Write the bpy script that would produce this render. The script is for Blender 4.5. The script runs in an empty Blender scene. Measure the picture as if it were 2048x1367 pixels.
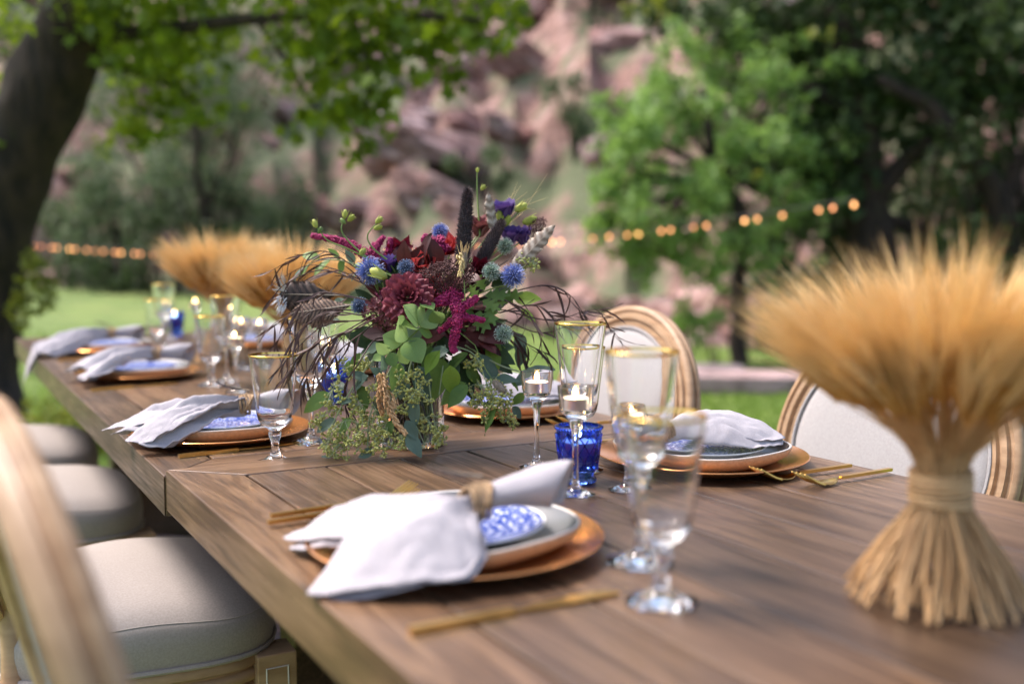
import bpy, math, random
import numpy as np
from mathutils import Vector, Matrix, noise

R = math.radians
scene = bpy.context.scene
COL = scene.collection
rnd = random.Random(11)

# ------------------------------------------------------------------ camera, sky, sun, exposure
TABLE_Z = 0.762
CAM = Vector((0.0, 0.0, TABLE_Z + 0.323))
PITCH, YAW, FPX = math.atan(165.5 / 1991.0), R(30.75), 1991.0
cd = bpy.data.cameras.new('camera'); cam = bpy.data.objects.new('camera', cd); COL.objects.link(cam)
cam.location = CAM
cam.rotation_euler = (R(90) - PITCH, 0, -YAW)
cd.sensor_width = 36.0; cd.lens = 35.0; cd.clip_start = 0.02; cd.clip_end = 400
cd.dof.use_dof = True; cd.dof.focus_distance = 1.58; cd.dof.aperture_fstop = 1.75
scene.camera = cam

SUN_EL, SUN_AZ = R(58), R(-38)          # azimuth from +Y (the table's long axis) towards +X
world = bpy.data.worlds.new('World'); scene.world = world; world.use_nodes = True
wn = world.node_tree; wn.nodes.clear()
wo = wn.nodes.new('ShaderNodeOutputWorld'); wb = wn.nodes.new('ShaderNodeBackground')
sky = wn.nodes.new('ShaderNodeTexSky'); sky.sky_type = 'NISHITA'; sky.sun_disc = False
sky.sun_elevation = SUN_EL; sky.sun_rotation = SUN_AZ
sky.air_density = 1.0; sky.dust_density = 4.0; sky.ozone_density = 1.0
wb.inputs['Strength'].default_value = 0.14
wn.links.new(sky.outputs[0], wb.inputs['Color']); wn.links.new(wb.outputs[0], wo.inputs['Surface'])
sl = bpy.data.lights.new('sun', 'SUN'); sun = bpy.data.objects.new('sun', sl); COL.objects.link(sun)
sl.energy = 2.3; sl.angle = R(20); sl.color = (1.0, 0.905, 0.88)
sd = Vector((math.sin(SUN_AZ) * math.cos(SUN_EL), math.cos(SUN_AZ) * math.cos(SUN_EL), math.sin(SUN_EL)))
sun.rotation_euler = sd.to_track_quat('Z', 'Y').to_euler(); sun.location = (0, 0, 12)
vs = scene.view_settings
vs.view_transform = 'Standard'; vs.look = 'None'; vs.exposure = 1.32; vs.gamma = 1.0; vs.use_curve_mapping = False
cy = scene.cycles
cy.use_denoising = True; cy.max_bounces = 14; cy.transmission_bounces = 12; cy.transparent_max_bounces = 10
cy.glossy_bounces = 6; cy.diffuse_bounces = 4; cy.sample_clamp_indirect = 6.0; cy.blur_glossy = 0.3
cy.caustics_reflective = True; cy.caustics_refractive = True

# pixel (of the 2048 px photograph) to directions and points
FW = Vector((math.sin(YAW) * math.cos(PITCH), math.cos(YAW) * math.cos(PITCH), -math.sin(PITCH)))
RT = Vector((math.cos(YAW), -math.sin(YAW), 0)); UP = RT.cross(FW)
def ray(x, y): return FW + RT * ((x - 1024) / FPX) + UP * ((683.5 - y) / FPX)
def at(x, y, d): return CAM + ray(x, y) * d                       # point d metres deep
def onz(x, y, z):                                                  # point on a level plane
    r = ray(x, y); return CAM + r * ((z - CAM.z) / r.z)
def az_of(x): return YAW + math.atan((x - 1024) / (FPX * math.cos(PITCH)))
def plan(x, d):                                                    # ground point at horizontal range d in the direction of column x
    a = az_of(x); return Vector((math.sin(a) * d, math.cos(a) * d, 0))
FAR_SLOPE = 0.010
def far_z(y): return TABLE_Z - 0.010 + FAR_SLOPE * (y - 1.6)       # the second table stands on slightly rising lawn
def on_far(x, y):
    z = TABLE_Z
    for i in range(15):
        p = onz(x, y, z); z = far_z(p.y)
    return p
def on_near(x, y): return onz(x, y, TABLE_Z)

# ------------------------------------------------------------------ mesh helpers
class MB:
    def __init__(s): s.v = []; s.f = []; s.m = []
    def add(s, V, F, mi=0):
        b = len(s.v); s.v += [tuple(p) for p in V]; s.f += [tuple(i + b for i in f) for f in F]; s.m += [mi] * len(F)
    def lathe(s, prof, n=40, c=(0, 0, 0), mi=0, rmod=None):
        V = []; F = []; k = len(prof)
        for j in range(n):
            a = 2 * math.pi * j / n; ca, sa = math.cos(a), math.sin(a)
            for i, (r, z) in enumerate(prof):
                rr = r * (rmod(a, i) if rmod else 1); V.append((c[0] + rr * ca, c[1] + rr * sa, c[2] + z))
        for j in range(n):
            q = (j + 1) % n
            for i in range(k - 1):
                F.append((j * k + i, q * k + i, q * k + i + 1, j * k + i + 1))
        s.add(V, F, mi)
    def tube(s, pts, rad, n=8, mi=0, caps=True, flat=1.0):
        pts = [Vector(p) for p in pts]; m = len(pts)
        if not hasattr(rad, '__len__'): rad = [rad] * m
        t = [(pts[min(i + 1, m - 1)] - pts[max(i - 1, 0)]).normalized() for i in range(m)]
        u = t[0].orthogonal().normalized(); V = []; F = []
        for i in range(m):
            u = (u - t[i] * u.dot(t[i])).normalized(); w = t[i].cross(u)
            for j in range(n):
                a = 2 * math.pi * j / n
                V.append(pts[i] + (u * math.cos(a) + w * math.sin(a) * flat) * rad[i])
        for i in range(m - 1):
            for j in range(n):
                q = (j + 1) % n; F.append((i * n + j, i * n + q, (i + 1) * n + q, (i + 1) * n + j))
        if caps: F.append(tuple(range(n - 1, -1, -1))); F.append(tuple((m - 1) * n + j for j in range(n)))
        s.add(V, F, mi)
    def box(s, x0, x1, y0, y1, z0, z1, mi=0):
        V = [(x, y, z) for z in (z0, z1) for y in (y0, y1) for x in (x0, x1)]
        s.add(V, [(0, 2, 3, 1), (4, 5, 7, 6), (0, 1, 5, 4), (2, 6, 7, 3), (0, 4, 6, 2), (1, 3, 7, 5)], mi)
    def grid(s, P, mi=0, closed=False):                            # P[i][j] points
        n = len(P); m = len(P[0]); V = [p for row in P for p in row]; F = []
        for i in range(n - 1):
            for j in range(m if closed else m - 1):
                q = (j + 1) % m; F.append((i * m + j, i * m + q, (i + 1) * m + q, (i + 1) * m + j))
        s.add(V, F, mi)
    def ball(s, c, r, n=8, k=5, mi=0, sz=1.0, axis=None):
        ax = Vector(axis or (0, 0, 1)).normalized(); u = ax.orthogonal().normalized(); w = ax.cross(u); c = Vector(c)
        P = []
        for i in range(k + 1):
            th = math.pi * i / k
            P.append([c + (u * math.cos(2 * math.pi * j / n) + w * math.sin(2 * math.pi * j / n)) * r * max(math.sin(th), .02) + ax * (-math.cos(th) * r * sz) for j in range(n)])
        s.grid(P, mi, True)
    def octa(s, c, r, mi=0):
        x, y, z = c
        s.add([(x + r, y, z), (x - r, y, z), (x, y + r, z), (x, y - r, z), (x, y, z + r), (x, y, z - r)],
              [(0, 2, 4), (2, 1, 4), (1, 3, 4), (3, 0, 4), (2, 0, 5), (1, 2, 5), (3, 1, 5), (0, 3, 5)], mi)
    def spike(s, b, d, L, w, mi=0):
        d = Vector(d).normalized(); u = d.orthogonal().normalized(); q = d.cross(u); b = Vector(b)
        s.add([b + u * w, b + (u * -.5 + q * .866) * w, b + (u * -.5 - q * .866) * w, b + d * L], [(0, 1, 3), (1, 2, 3), (2, 0, 3)], mi)
    def mesh(s, name, mats, smooth=True):
        me = bpy.data.meshes.new(name); me.from_pydata(s.v, [], s.f)
        for m in (mats if isinstance(mats, (list, tuple)) else [mats]): me.materials.append(m)
        if any(s.m): me.polygons.foreach_set('material_index', s.m)
        me.polygons.foreach_set('use_smooth', [smooth] * len(s.f)); me.update()
        if smooth: me.set_sharp_from_angle(angle=R(52))
        return me
def np_mesh(name, V, F, mat, smooth=False):
    me = bpy.data.meshes.new(name); V = np.asarray(V, np.float32); F = np.asarray(F, np.int32); k = F.shape[1]
    me.vertices.add(len(V)); me.vertices.foreach_set('co', V.ravel())
    me.loops.add(F.size); me.loops.foreach_set('vertex_index', F.ravel())
    me.polygons.add(len(F)); me.polygons.foreach_set('loop_start', np.arange(0, F.size, k, dtype=np.int32))
    me.polygons.foreach_set('use_smooth', np.full(len(F), smooth)); me.materials.append(mat); me.update(calc_edges=True)
    return me
def tag(o, label=None, cat=None, group=None, kind=None):
    for k, v in (('label', label), ('category', cat), ('group', group), ('kind', kind)):
        if v: o[k] = v
    return o
def link(name, me, parent=None, M=None, world=False):
    o = bpy.data.objects.new(name, me); COL.objects.link(o)
    if parent is not None:
        o.parent = parent
        if world: o.matrix_parent_inverse = Matrix.Translation(-parent.location)
    if M is not None: o.matrix_basis = M
    return o
def part(name, mb, mat, parent=None, smooth=True, world=False, M=None, bevel=0, solid=0, autos=None):
    o = link(name, mb.mesh(name, mat, smooth), parent, M, world)
    if solid: md = o.modifiers.new('thickness', 'SOLIDIFY'); md.thickness = solid; md.offset = 0
    if bevel: md = o.modifiers.new('edges', 'BEVEL'); md.width = bevel; md.segments = 2; md.limit_method = 'ANGLE'; md.angle_limit = R(40)
    return o
def thing(name, label, cat, loc=(0, 0, 0), rz=0, group=None):
    o = bpy.data.objects.new(name, None); COL.objects.link(o); o.location = loc; o.rotation_euler = (0, 0, rz); o.empty_display_size = .05
    return tag(o, label, cat, group)
def copy_tree(o, parent=None):
    c = o.copy(); COL.objects.link(c)
    if parent is not None: c.parent = parent
    for ch in list(o.children): copy_tree(ch, c)
    return c
def clone(o, loc, rz, label, group=None):
    c = copy_tree(o); c.location = loc; c.rotation_euler = (0, 0, rz); c['label'] = label
    if group: c['group'] = group
    return c
def frame(base, d, up=(0, 0, 1), s=1.0, sw=None):
    d = Vector(d).normalized(); up = Vector(up); y = up.cross(d)
    if y.length < 1e-4: y = d.orthogonal()
    y.normalize(); z = d.cross(y); sw = s if sw is None else sw
    return Matrix(((d.x * s, y.x * sw, z.x * sw, base[0]), (d.y * s, y.y * sw, z.y * sw, base[1]), (d.z * s, y.z * sw, z.z * sw, base[2]), (0, 0, 0, 1)))
def bez(p0, p1, p2, n=8):
    p0, p1, p2 = Vector(p0), Vector(p1), Vector(p2)
    return [p0 * (1 - t) ** 2 + p1 * 2 * t * (1 - t) + p2 * t * t for t in [i / n for i in range(n + 1)]]
def smooth_path(P, n=6):
    P = [Vector(p) for p in P]; out = []
    for i in range(len(P) - 1):
        a, b, c, d = P[max(i - 1, 0)], P[i], P[i + 1], P[min(i + 2, len(P) - 1)]
        for k in range(n):
            t = k / n; out.append(.5 * ((2 * b) + (c - a) * t + (2 * a - 5 * b + 4 * c - d) * t * t + (3 * b - a - 3 * c + d) * t ** 3))
    return out + [P[-1]]
def ss(a, b, x):
    t = min(1, max(0, (x - a) / (b - a))); return t * t * (3 - 2 * t)

# ------------------------------------------------------------------ materials
def hexc(h): return tuple(((int(h[i:i + 2], 16) / 255) ** 2.2) for i in (0, 2, 4))
class NT:
    def __init__(s, name):
        s.mat = bpy.data.materials.new(name); s.mat.use_nodes = True; s.t = s.mat.node_tree; s.n = s.t.nodes
        s.b = s.n['Principled BSDF']; s.out = s.n['Material Output']
    def new(s, t, **kw):
        n = s.n.new(t)
        for k, v in kw.items():
            if k in n.inputs: n.inputs[k].default_value = v
            else: setattr(n, k, v)
        return n
    def l(s, a, b): s.t.links.new(a, b)
    def coords(s, scale=(1, 1, 1), rand=0.0, kind='Object'):
        tc = s.new('ShaderNodeTexCoord'); mp = s.new('ShaderNodeMapping'); mp.inputs['Scale'].default_value = scale
        s.l(tc.outputs[kind], mp.inputs['Vector'])
        if rand:
            oi = s.new('ShaderNodeObjectInfo'); mu = s.new('ShaderNodeMath', operation='MULTIPLY'); mu.inputs[1].default_value = rand
            s.l(oi.outputs['Random'], mu.inputs[0]); s.l(mu.outputs[0], mp.inputs['Location'])
        return mp.outputs[0]
    def noise(s, vec, scale=5, detail=4, rough=.55, dist=0):
        n = s.new('ShaderNodeTexNoise'); n.inputs['Scale'].default_value = scale; n.inputs['Detail'].default_value = detail
        n.inputs['Roughness'].default_value = rough; n.inputs['Distortion'].default_value = dist; s.l(vec, n.inputs['Vector']); return n.outputs['Fac']
    def ramp(s, fac, stops):
        r = s.new('ShaderNodeValToRGB'); e = r.color_ramp.elements
        while len(e) < len(stops): e.new(.5)
        for k, (p, c) in zip(e, stops): k.position = p; k.color = (*c, 1) if len(c) == 3 else c
        s.l(fac, r.inputs[0]); return r.outputs[0]
    def mix(s, a, b, fac, mode='MIX'):
        m = s.new('ShaderNodeMix', data_type='RGBA', blend_type=mode)
        for sock, v in ((m.inputs[0], fac), (m.inputs[6], a), (m.inputs[7], b)):
            if hasattr(v, 'is_output'): s.l(v, sock)
            else: sock.default_value = v if not isinstance(v, tuple) else (*v, 1)
        return m.outputs[2]
    def bump(s, h, strength=.3, dist=.01):
        b = s.new('ShaderNodeBump'); b.inputs['Strength'].default_value = strength; b.inputs['Distance'].default_value = dist
        s.l(h, b.inputs['Height']); s.l(b.outputs[0], s.b.inputs['Normal'])
    def island(s): return s.new('ShaderNodeNewGeometry').outputs['Random Per Island']
    def objrand(s): return s.new('ShaderNodeObjectInfo').outputs['Random']
    def set(s, **kw):
        for k, v in kw.items():
            k = k.replace('_', ' ')
            s.b.inputs[k].default_value = (*v, 1) if isinstance(v, tuple) and len(v) == 3 else v
        return s
def pm(name, c1, c2=None, rough=.6, scale=8, metal=0, bump=0, bscale=60, bdist=.002, stretch=(1, 1, 1), detail=4, **kw):
    m = NT(name); m.set(Roughness=rough, Metallic=metal, **kw); v = m.coords(stretch, rand=3.0)
    c2 = c2 or c1
    m.l(m.ramp(m.noise(v, scale, detail), [(.32, c1), (.68, c2)]), m.b.inputs['Base Color'])
    if bump: m.bump(m.noise(v, bscale, 3), bump, bdist)
    return m.mat
def leafm(name, c1, c2, rough=.5, transl=.35, tcol=None, isl=True, spec=.3):
    """leaf: glossy-diffuse front mixed with light shining through"""
    m = NT(name); v = m.coords((1, 1, 1), rand=5)
    f = m.island() if isl else m.objrand()
    nz = m.noise(v, 6 if isl else 30, 3); ad = m.new('ShaderNodeMath', operation='MULTIPLY_ADD'); m.l(nz, ad.inputs[0]); ad.inputs[1].default_value = .5
    sb = m.new('ShaderNodeMath', operation='MULTIPLY_ADD'); m.l(f, sb.inputs[0]); sb.inputs[1].default_value = .6; m.l(ad.outputs[0], sb.inputs[2]); ad.inputs[2].default_value = -.05
    col = m.ramp(sb.outputs[0], [(.1, c1), (.85, c2)])
    m.l(col, m.b.inputs['Base Color']); m.set(Roughness=rough); m.b.inputs['Specular IOR Level'].default_value = spec
    tr = m.new('ShaderNodeBsdfTranslucent'); mx = m.new('ShaderNodeMixShader'); mx.inputs[0].default_value = transl
    tc = m.mix(col, tcol or c2, .5); m.l(tc, tr.inputs['Color'])
    m.l(m.b.outputs[0], mx.inputs[1]); m.l(tr.outputs[0], mx.inputs[2]); m.l(mx.outputs[0], m.out.inputs['Surface'])
    return m.mat
def glassm(name, col=(1, 1, 1), ior=1.45, rough=0.0):
    m = NT(name); m.set(Base_Color=col, Roughness=rough, IOR=ior, Transmission_Weight=1.0); return m.mat
def emitm(name, col, st):
    m = NT(name); m.set(Base_Color=col, Emission_Color=col, Emission_Strength=st); return m.mat

def wood_mat(name, c0, c1, c2, rough=.42, across=False):
    sc = (lambda a, b: (b, a, a)) if across else (lambda a, b: (a, b, a))
    m = NT(name); v = m.coords((1, 1, 1), rand=7)
    mp = m.new('ShaderNodeMapping'); m.l(v, mp.inputs['Vector']); mp.inputs['Scale'].default_value = sc(9, .8)
    rings = m.noise(mp.outputs[0], 1.6, 3, .5, 1.2)
    w = m.new('ShaderNodeMath', operation='MULTIPLY'); m.l(rings, w.inputs[0]); w.inputs[1].default_value = 34
    sn = m.new('ShaderNodeMath', operation='SINE'); m.l(w.outputs[0], sn.inputs[0])
    mp2 = m.new('ShaderNodeMapping'); m.l(v, mp2.inputs['Vector']); mp2.inputs['Scale'].default_value = sc(90, 3)
    fib = m.noise(mp2.outputs[0], 2.2, 5, .65)
    fac = m.new('ShaderNodeMath', operation='MULTIPLY_ADD'); m.l(sn.outputs[0], fac.inputs[0]); fac.inputs[1].default_value = .145; m.l(fib, fac.inputs[2])
    col = m.ramp(fac.outputs[0], [(.18, c0), (.5, c1), (.88, c2)])
    blot = m.ramp(m.noise(v, 3.5, 4), [(.3, (.70, .68, .68)), (.7, (1.12, 1.1, 1.08))])
    col = m.mix(col, blot, 1.0, 'MULTIPLY')
    oi = m.ramp(m.objrand(), [(0, (.62, .63, .66)), (.5, (1.0, .98, .96)), (1, (1.28, 1.22, 1.14))]); col = m.mix(col, oi, 1.0, 'MULTIPLY')
    kn = m.new('ShaderNodeTexVoronoi'); mp3 = m.new('ShaderNodeMapping'); m.l(v, mp3.inputs['Vector']); mp3.inputs['Scale'].default_value = sc(7, 3.2); m.l(mp3.outputs[0], kn.inputs['Vector'])
    kf = m.ramp(kn.outputs['Distance'], [(.03, (1, 1, 1)), (.075, (0, 0, 0))]); col = m.mix(col, (.02, .014, .01), kf)
    m.l(col, m.b.inputs['Base Color'])
    m.l(m.ramp(fib, [(.3, (rough + .12,) * 3), (.7, (rough - .06,) * 3)]), m.b.inputs['Roughness'])
    m.bump(fac.outputs[0], .22, .0015); m.b.inputs['Specular IOR Level'].default_value = .6
    return m.mat

M = {}
M['wood'] = wood_mat('table_wood', (.048, .027, .0145), (.115, .068, .038), (.205, .132, .080), .31)
M['wood_across'] = wood_mat('table_wood_across', (.048, .027, .0145), (.115, .068, .038), (.205, .132, .080), .31, True)
M['table_leg'] = wood_mat('leg_wood', (.03, .018, .010), (.065, .04, .022), (.11, .07, .04))
M['chair_wood'] = pm('limed_oak', (.28, .165, .085), (.43, .28, .16), rough=.5, scale=14, stretch=(1, 1, 3), bump=.25, bscale=80)
M['seat_fabric'] = pm('taupe_linen', (.285, .25, .225), (.35, .31, .28), rough=.9, scale=300, bump=.35, bscale=900, bdist=.0006)
M['back_fabric'] = pm('ivory_linen', (.33, .31, .30), (.40, .38, .37), rough=.9, scale=300, bump=.3, bscale=900, bdist=.0006)
M['napkin'] = pm('lilac_grey_linen', (.36, .335, .355), (.44, .415, .435), rough=.95, scale=500, bump=.6, bscale=1500, bdist=.0006)
M['twine'] = pm('jute_twine', (.23, .14, .07), (.45, .31, .18), rough=.95, scale=160, bump=.6, bscale=500)
M['copper'] = pm('copper_glaze', (.72, .30, .10), (.80, .38, .15), rough=.2, scale=6, metal=.85, bump=.05, bscale=120)
M['gold'] = pm('gold_cutlery', (.66, .40, .11), (.74, .47, .15), rough=.28, scale=30, metal=1)
M['gold_rim'] = pm('gold_rim', (.80, .50, .13), (.86, .56, .17), rough=.16, scale=30, metal=1)
M['stoneware'] = pm('tan_stoneware', (.38, .235, .13), (.50, .33, .20), rough=.65, scale=220, bump=.2, bscale=300)
M['glaze'] = pm('grey_glaze', (.115, .12, .125), (.16, .165, .165), rough=.25, scale=5)
M['lip'] = pm('pale_lip', (.55, .52, .48), (.62, .59, .55), rough=.4)
M['glass'] = glassm('clear_glass')
M['blue_glass'] = glassm('cobalt_glass', (.085, .20, .78), 1.46)
M['wax'] = pm('white_wax', (.80, .74, .66), (.84, .79, .72), rough=.5, Subsurface_Weight=.3)
M['aluminium'] = pm('tealight_cup', (.75, .75, .77), (.85, .85, .86), rough=.3, metal=.9)
M['wick'] = pm('wick', (.02, .02, .02), rough=.9)
M['flame'] = emitm('flame', (1.0, .60, .22), 26)
M['bulb'] = emitm('bulb_glow', (1.0, .40, .17), 1.9); M['bulb_dim'] = emitm('bulb_dim_glow', (1.0, .36, .16), 1.1); M['bulb_bright'] = emitm('bulb_bright_glow', (1.0, .46, .17), 3.0)
M['cable'] = pm('dark_cable', (.01, .01, .01), (.02, .02, .02), rough=.6)
M['straw'] = pm('straw', (.40, .22, .085), (.62, .40, .19), rough=.6, scale=20, stretch=(1, 1, .3))
M['ear'] = leafm('wheat_ear', (.46, .22, .05), (.74, .43, .13), .6, .22)
M['awn'] = leafm('wheat_awn', (.80, .55, .23), (.94, .75, .43), .55, .25)
def plate_pattern():
    m = NT('blue_print_china'); tc = m.new('ShaderNodeTexCoord')
    vo = m.new('ShaderNodeTexVoronoi'); vo.feature = 'DISTANCE_TO_EDGE'; vo.inputs['Scale'].default_value = 130; m.l(tc.outputs['Object'], vo.inputs['Vector'])
    wv = m.new('ShaderNodeTexWave'); wv.wave_type = 'RINGS'; wv.rings_direction = 'Z'; wv.inputs['Scale'].default_value = 24; wv.inputs['Distortion'].default_value = 2.5; wv.inputs['Detail Scale'].default_value = 40
    m.l(tc.outputs['Object'], wv.inputs['Vector'])
    a = m.ramp(vo.outputs['Distance'], [(.09, (1, 1, 1)), (.20, (0, 0, 0))]); b = m.ramp(wv.outputs['Fac'], [(.30, (0, 0, 0)), (.42, (1, 1, 1))])
    f = m.mix(a, b, .7, 'LIGHTEN')
    m.l(m.mix((.62, .65, .70), (.025, .055, .27), f), m.b.inputs['Base Color']); m.set(Roughness=.18); return m.mat
M['china'] = plate_pattern()
M['white_china'] = pm('white_china', (.72, .72, .72), (.78, .78, .77), rough=.2)
# ------------------------------------------------------------------ the setting
def rock_mat(name, dark, mid, light, green=None):
    m = NT(name); v = m.coords((1, 1, 1), rand=20)
    f = m.noise(v, 1.3, 8, .62, .6); g = m.noise(v, 3.2, 7, .65, .5)
    col = m.ramp(f, [(.33, dark), (.47, mid), (.62, light)])
    col = m.mix(col, m.ramp(g, [(.36, (.38, .34, .34)), (.5, (.95, .93, .94)), (.66, (1.35, 1.3, 1.3))]), 1.0, 'MULTIPLY')
    hue = m.ramp(m.objrand(), [(0, (1.12, .86, .80)), (.35, (.95, .95, 1.02)), (.7, (1.10, 1.02, .96)), (1, (.72, .72, .80))]); col = m.mix(col, hue, 1.0, 'MULTIPLY')
    if green:
        gm = m.ramp(m.noise(v, .55, 5, .6), [(.44, (0, 0, 0)), (.56, (1, 1, 1))]); col = m.mix(col, green, gm)
    m.l(col, m.b.inputs['Base Color']); m.set(Roughness=.9); m.bump(g, .7, .12); return m.mat
M['rock'] = rock_mat('red_rock', (.080, .040, .034), (.215, .126, .108), (.36, .28, .265))
M['slope'] = rock_mat('scree_slope', (.12, .075, .062), (.24, .17, .14), (.34, .275, .25), (.11, .13, .065))
def lawn_mat():
    m = NT('lawn'); v = m.coords()
    c = m.ramp(m.noise(v, 1.1, 6, .6), [(.35, (.090, .155, .027)), (.65, (.170, .240, .050))])
    c = m.mix(c, (.26, .25, .09), m.ramp(m.noise(v, .7, 5, .7), [(.52, (0, 0, 0)), (.72, (.7, .7, .7))]))
    c = m.mix(c, m.ramp(m.noise(v, 60, 3), [(.3, (.6, .6, .6)), (.7, (1.3, 1.3, 1.2))]), 1.0, 'MULTIPLY')
    m.l(c, m.b.inputs['Base Color']); m.set(Roughness=.85); m.bump(m.noise(v, 90, 2), .6, .03); return m.mat
M['lawn'] = lawn_mat()
M['grass'] = leafm('grass_blade', (.11, .20, .025), (.25, .36, .07), .55, .4)
M['flag'] = rock_mat('flagstone', (.20, .15, .14), (.33, .26, .245), (.42, .35, .33))
def bark_mat():
    m = NT('bark'); v = m.coords((1, 1, .22), rand=4)
    f = m.noise(v, 16, 6, .65, .4); col = m.ramp(f, [(.35, (.007, .0045, .003)), (.65, (.045, .028, .018))])
    ms = m.ramp(m.noise(m.coords(), 3.2, 4), [(.60, (0, 0, 0)), (.70, (1, 1, 1))]); col = m.mix(col, (.03, .036, .008), ms)
    m.l(col, m.b.inputs['Base Color']); m.set(Roughness=.95); m.bump(f, 1.0, .04); return m.mat
M['bark'] = bark_mat()
M['maple'] = leafm('maple_leaf', (.014, .040, .004), (.18, .28, .014), .45, .48, (.36, .48, .02))
M['bright_leaf'] = leafm('bright_leaf', (.10, .19, .045), (.27, .40, .12), .5, .4, (.3, .5, .08))
M['dark_leaf'] = leafm('dark_leaf', (.016, .036, .010), (.075, .115, .036), .55, .3)
M['dull_leaf'] = leafm('dull_leaf', (.055, .08, .038), (.15, .205, .10), .6, .3)
M['yellow_leaf'] = leafm('mossy_leaf', (.10, .13, .012), (.25, .27, .03), .5, .4)

# lawn: one sheet, rising gently towards the hill on the far side of the tables
def lawn_h(x, y):
    r = math.hypot(x, y); a = math.degrees(math.atan2(x, y))
    return .55 * ss(11, 25, r) * ss(40, 8, a) + .10 * ss(5, 10, r) * noise.noise(Vector((x * .15, y * .15, 2)))
na, rs = 96, [0, .8, 1.6, 2.4, 3.2, 4, 5, 6, 7, 8, 9, 10, 11, 12, 13, 14, 15, 16, 17, 18, 19, 20, 22, 24, 26, 30, 40, 70, 150]
P = [[(r * math.sin(2 * math.pi * j / na), r * math.cos(2 * math.pi * j / na), lawn_h(r * math.sin(2 * math.pi * j / na), r * math.cos(2 * math.pi * j / na)) if r < 60 else -.3) for j in range(na)] for r in rs]
mb = MB(); mb.grid(P, 0, True); tag(part('lawn', mb, M['lawn']), 'bright green mown lawn around the dining tables', 'lawn', kind='structure')

# hillside: polar sheet that climbs beyond the lawn
def hill_r0(a):   # range at which the hill starts, by azimuth (rad)
    x = math.degrees(a)
    pts = [(-40, 19), (2, 22), (8, 21), (22, 17), (32, 14.5), (42, 12.5), (58, 11), (90, 10)]
    for (a0, r0), (a1, r1) in zip(pts, pts[1:]):
        if x <= a1: return r0 + (r1 - r0) * max(0, (x - a0) / (a1 - a0))
    return pts[-1][1]
def hill_z(a, s):
    base = -.6 + .50 * s + .30 * max(0, s - 2.5) - .25 * max(0, s - 16)
    p = Vector((a * 18, s * .55, 0))
    led = noise.noise(p * .35 + Vector((4, 2, 9))) * 1.3 + noise.noise(p * .9) * .6 + noise.noise(p * 2.3) * .22
    cell = noise.cell(Vector((a * 26, s * .8 + .6 * noise.noise(p), 3))) * .5
    return base + (led + cell) * ss(.4, 4, s)
A0, A1, NA = R(-32), R(88), 170
Sx = [i * .28 for i in range(30)] + [8.4 + i * .5 for i in range(28)] + [23, 25, 28, 32]
P = []
for s in Sx:
    row = []
    for j in range(NA + 1):
        a = A0 + (A1 - A0) * j / NA; r = hill_r0(a) + s + .5 * noise.noise(Vector((a * 30, s, 1)))
        row.append((r * math.sin(a), r * math.cos(a), hill_z(a, s) + (.3 if math.degrees(a) < 20 else 0)))
    P.append(row)
mb = MB(); mb.grid(P); tag(part('hillside', mb, M['slope']), 'steep reddish rocky hillside behind the lawn', 'hillside', kind='structure')
def hill_point(px, s):
    a = az_of(px); r = hill_r0(a) + s; return Vector((r * math.sin(a), r * math.cos(a), hill_z(a, s)))

# boulders: six rough shapes, each boulder an object
def boulder_mesh(seed, sub=14):
    rr = random.Random(seed); mb = MB(); n, k = sub * 2, sub; off = Vector((seed * 3.7, seed * 1.3, 0)); P = []
    planes = [(Vector((rr.uniform(-1, 1), rr.uniform(-1, 1), rr.uniform(-1, 1))).normalized(), rr.uniform(.42, .78)) for _ in range(17)]
    for i in range(k + 1):
        th = math.pi * i / k; row = []
        for j in range(n):
            d = Vector((math.sin(th) * math.cos(2 * math.pi * j / n), math.sin(th) * math.sin(2 * math.pi * j / n), math.cos(th)))
            r = 1.0
            for pn, pd in planes:
                c = d.dot(pn)
                if c > .05: r = min(r, pd / c)
            r += .10 * noise.noise(d * 2.2 + off) + .05 * noise.noise(d * 6 + off); row.append(d * r)
        P.append(row)
    mb.grid(P, 0, True); me = mb.mesh('boulder', M['rock'], False); return me
BOULD = [boulder_mesh(s) for s in range(7)]
rb = random.Random(5)
def put_boulder(px, s, size, lab='weathered pinkish boulder among many on the rocky hillside', sq=.75):
    p = hill_point(px, s); o = bpy.data.objects.new('boulder', rb.choice(BOULD)); COL.objects.link(o)
    o.location = p + Vector((0, 0, size * .12)); o.rotation_euler = (rb.uniform(-.3, .3), .35 + rb.uniform(-.25, .25), -az_of(px) + rb.uniform(-.5, .5))
    o.scale = (size * rb.uniform(1.1, 1.9), size * rb.uniform(.8, 1.1), size * sq * rb.uniform(.75, 1.2))
    tag(o, lab, 'boulder', 'boulders on the rocky hillside')
for i in range(215):
    s = rb.uniform(.3, 15) ; px = rb.uniform(-150, 2150)
    if 1090 < px < 1190 and 3 < s < 10: continue
    put_boulder(px, s, (.26 + .038 * s) * rb.uniform(.55, 1.6))
for px in range(1050, 1560, 46): put_boulder(px + rb.uniform(-12, 12), rb.uniform(.5, 1.3), rb.uniform(.45, .75))
for px, s, z in [(850, 4.6, .9), (890, 4.3, .7), (760, 6.5, .8), (800, 6.2, .7), (900, 8.2, .9), (1010, 6.3, .7), (960, 6, .8), (690, 9, .9), (1120, 11, .9), (820, 11.5, 1.0), (1000, 3, .6), (640, 5, .8), (150, 2.2, .7), (720, 4, .6), (940, 10, .9), (1060, 8.5, .8)]: put_boulder(px, s, z)

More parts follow.
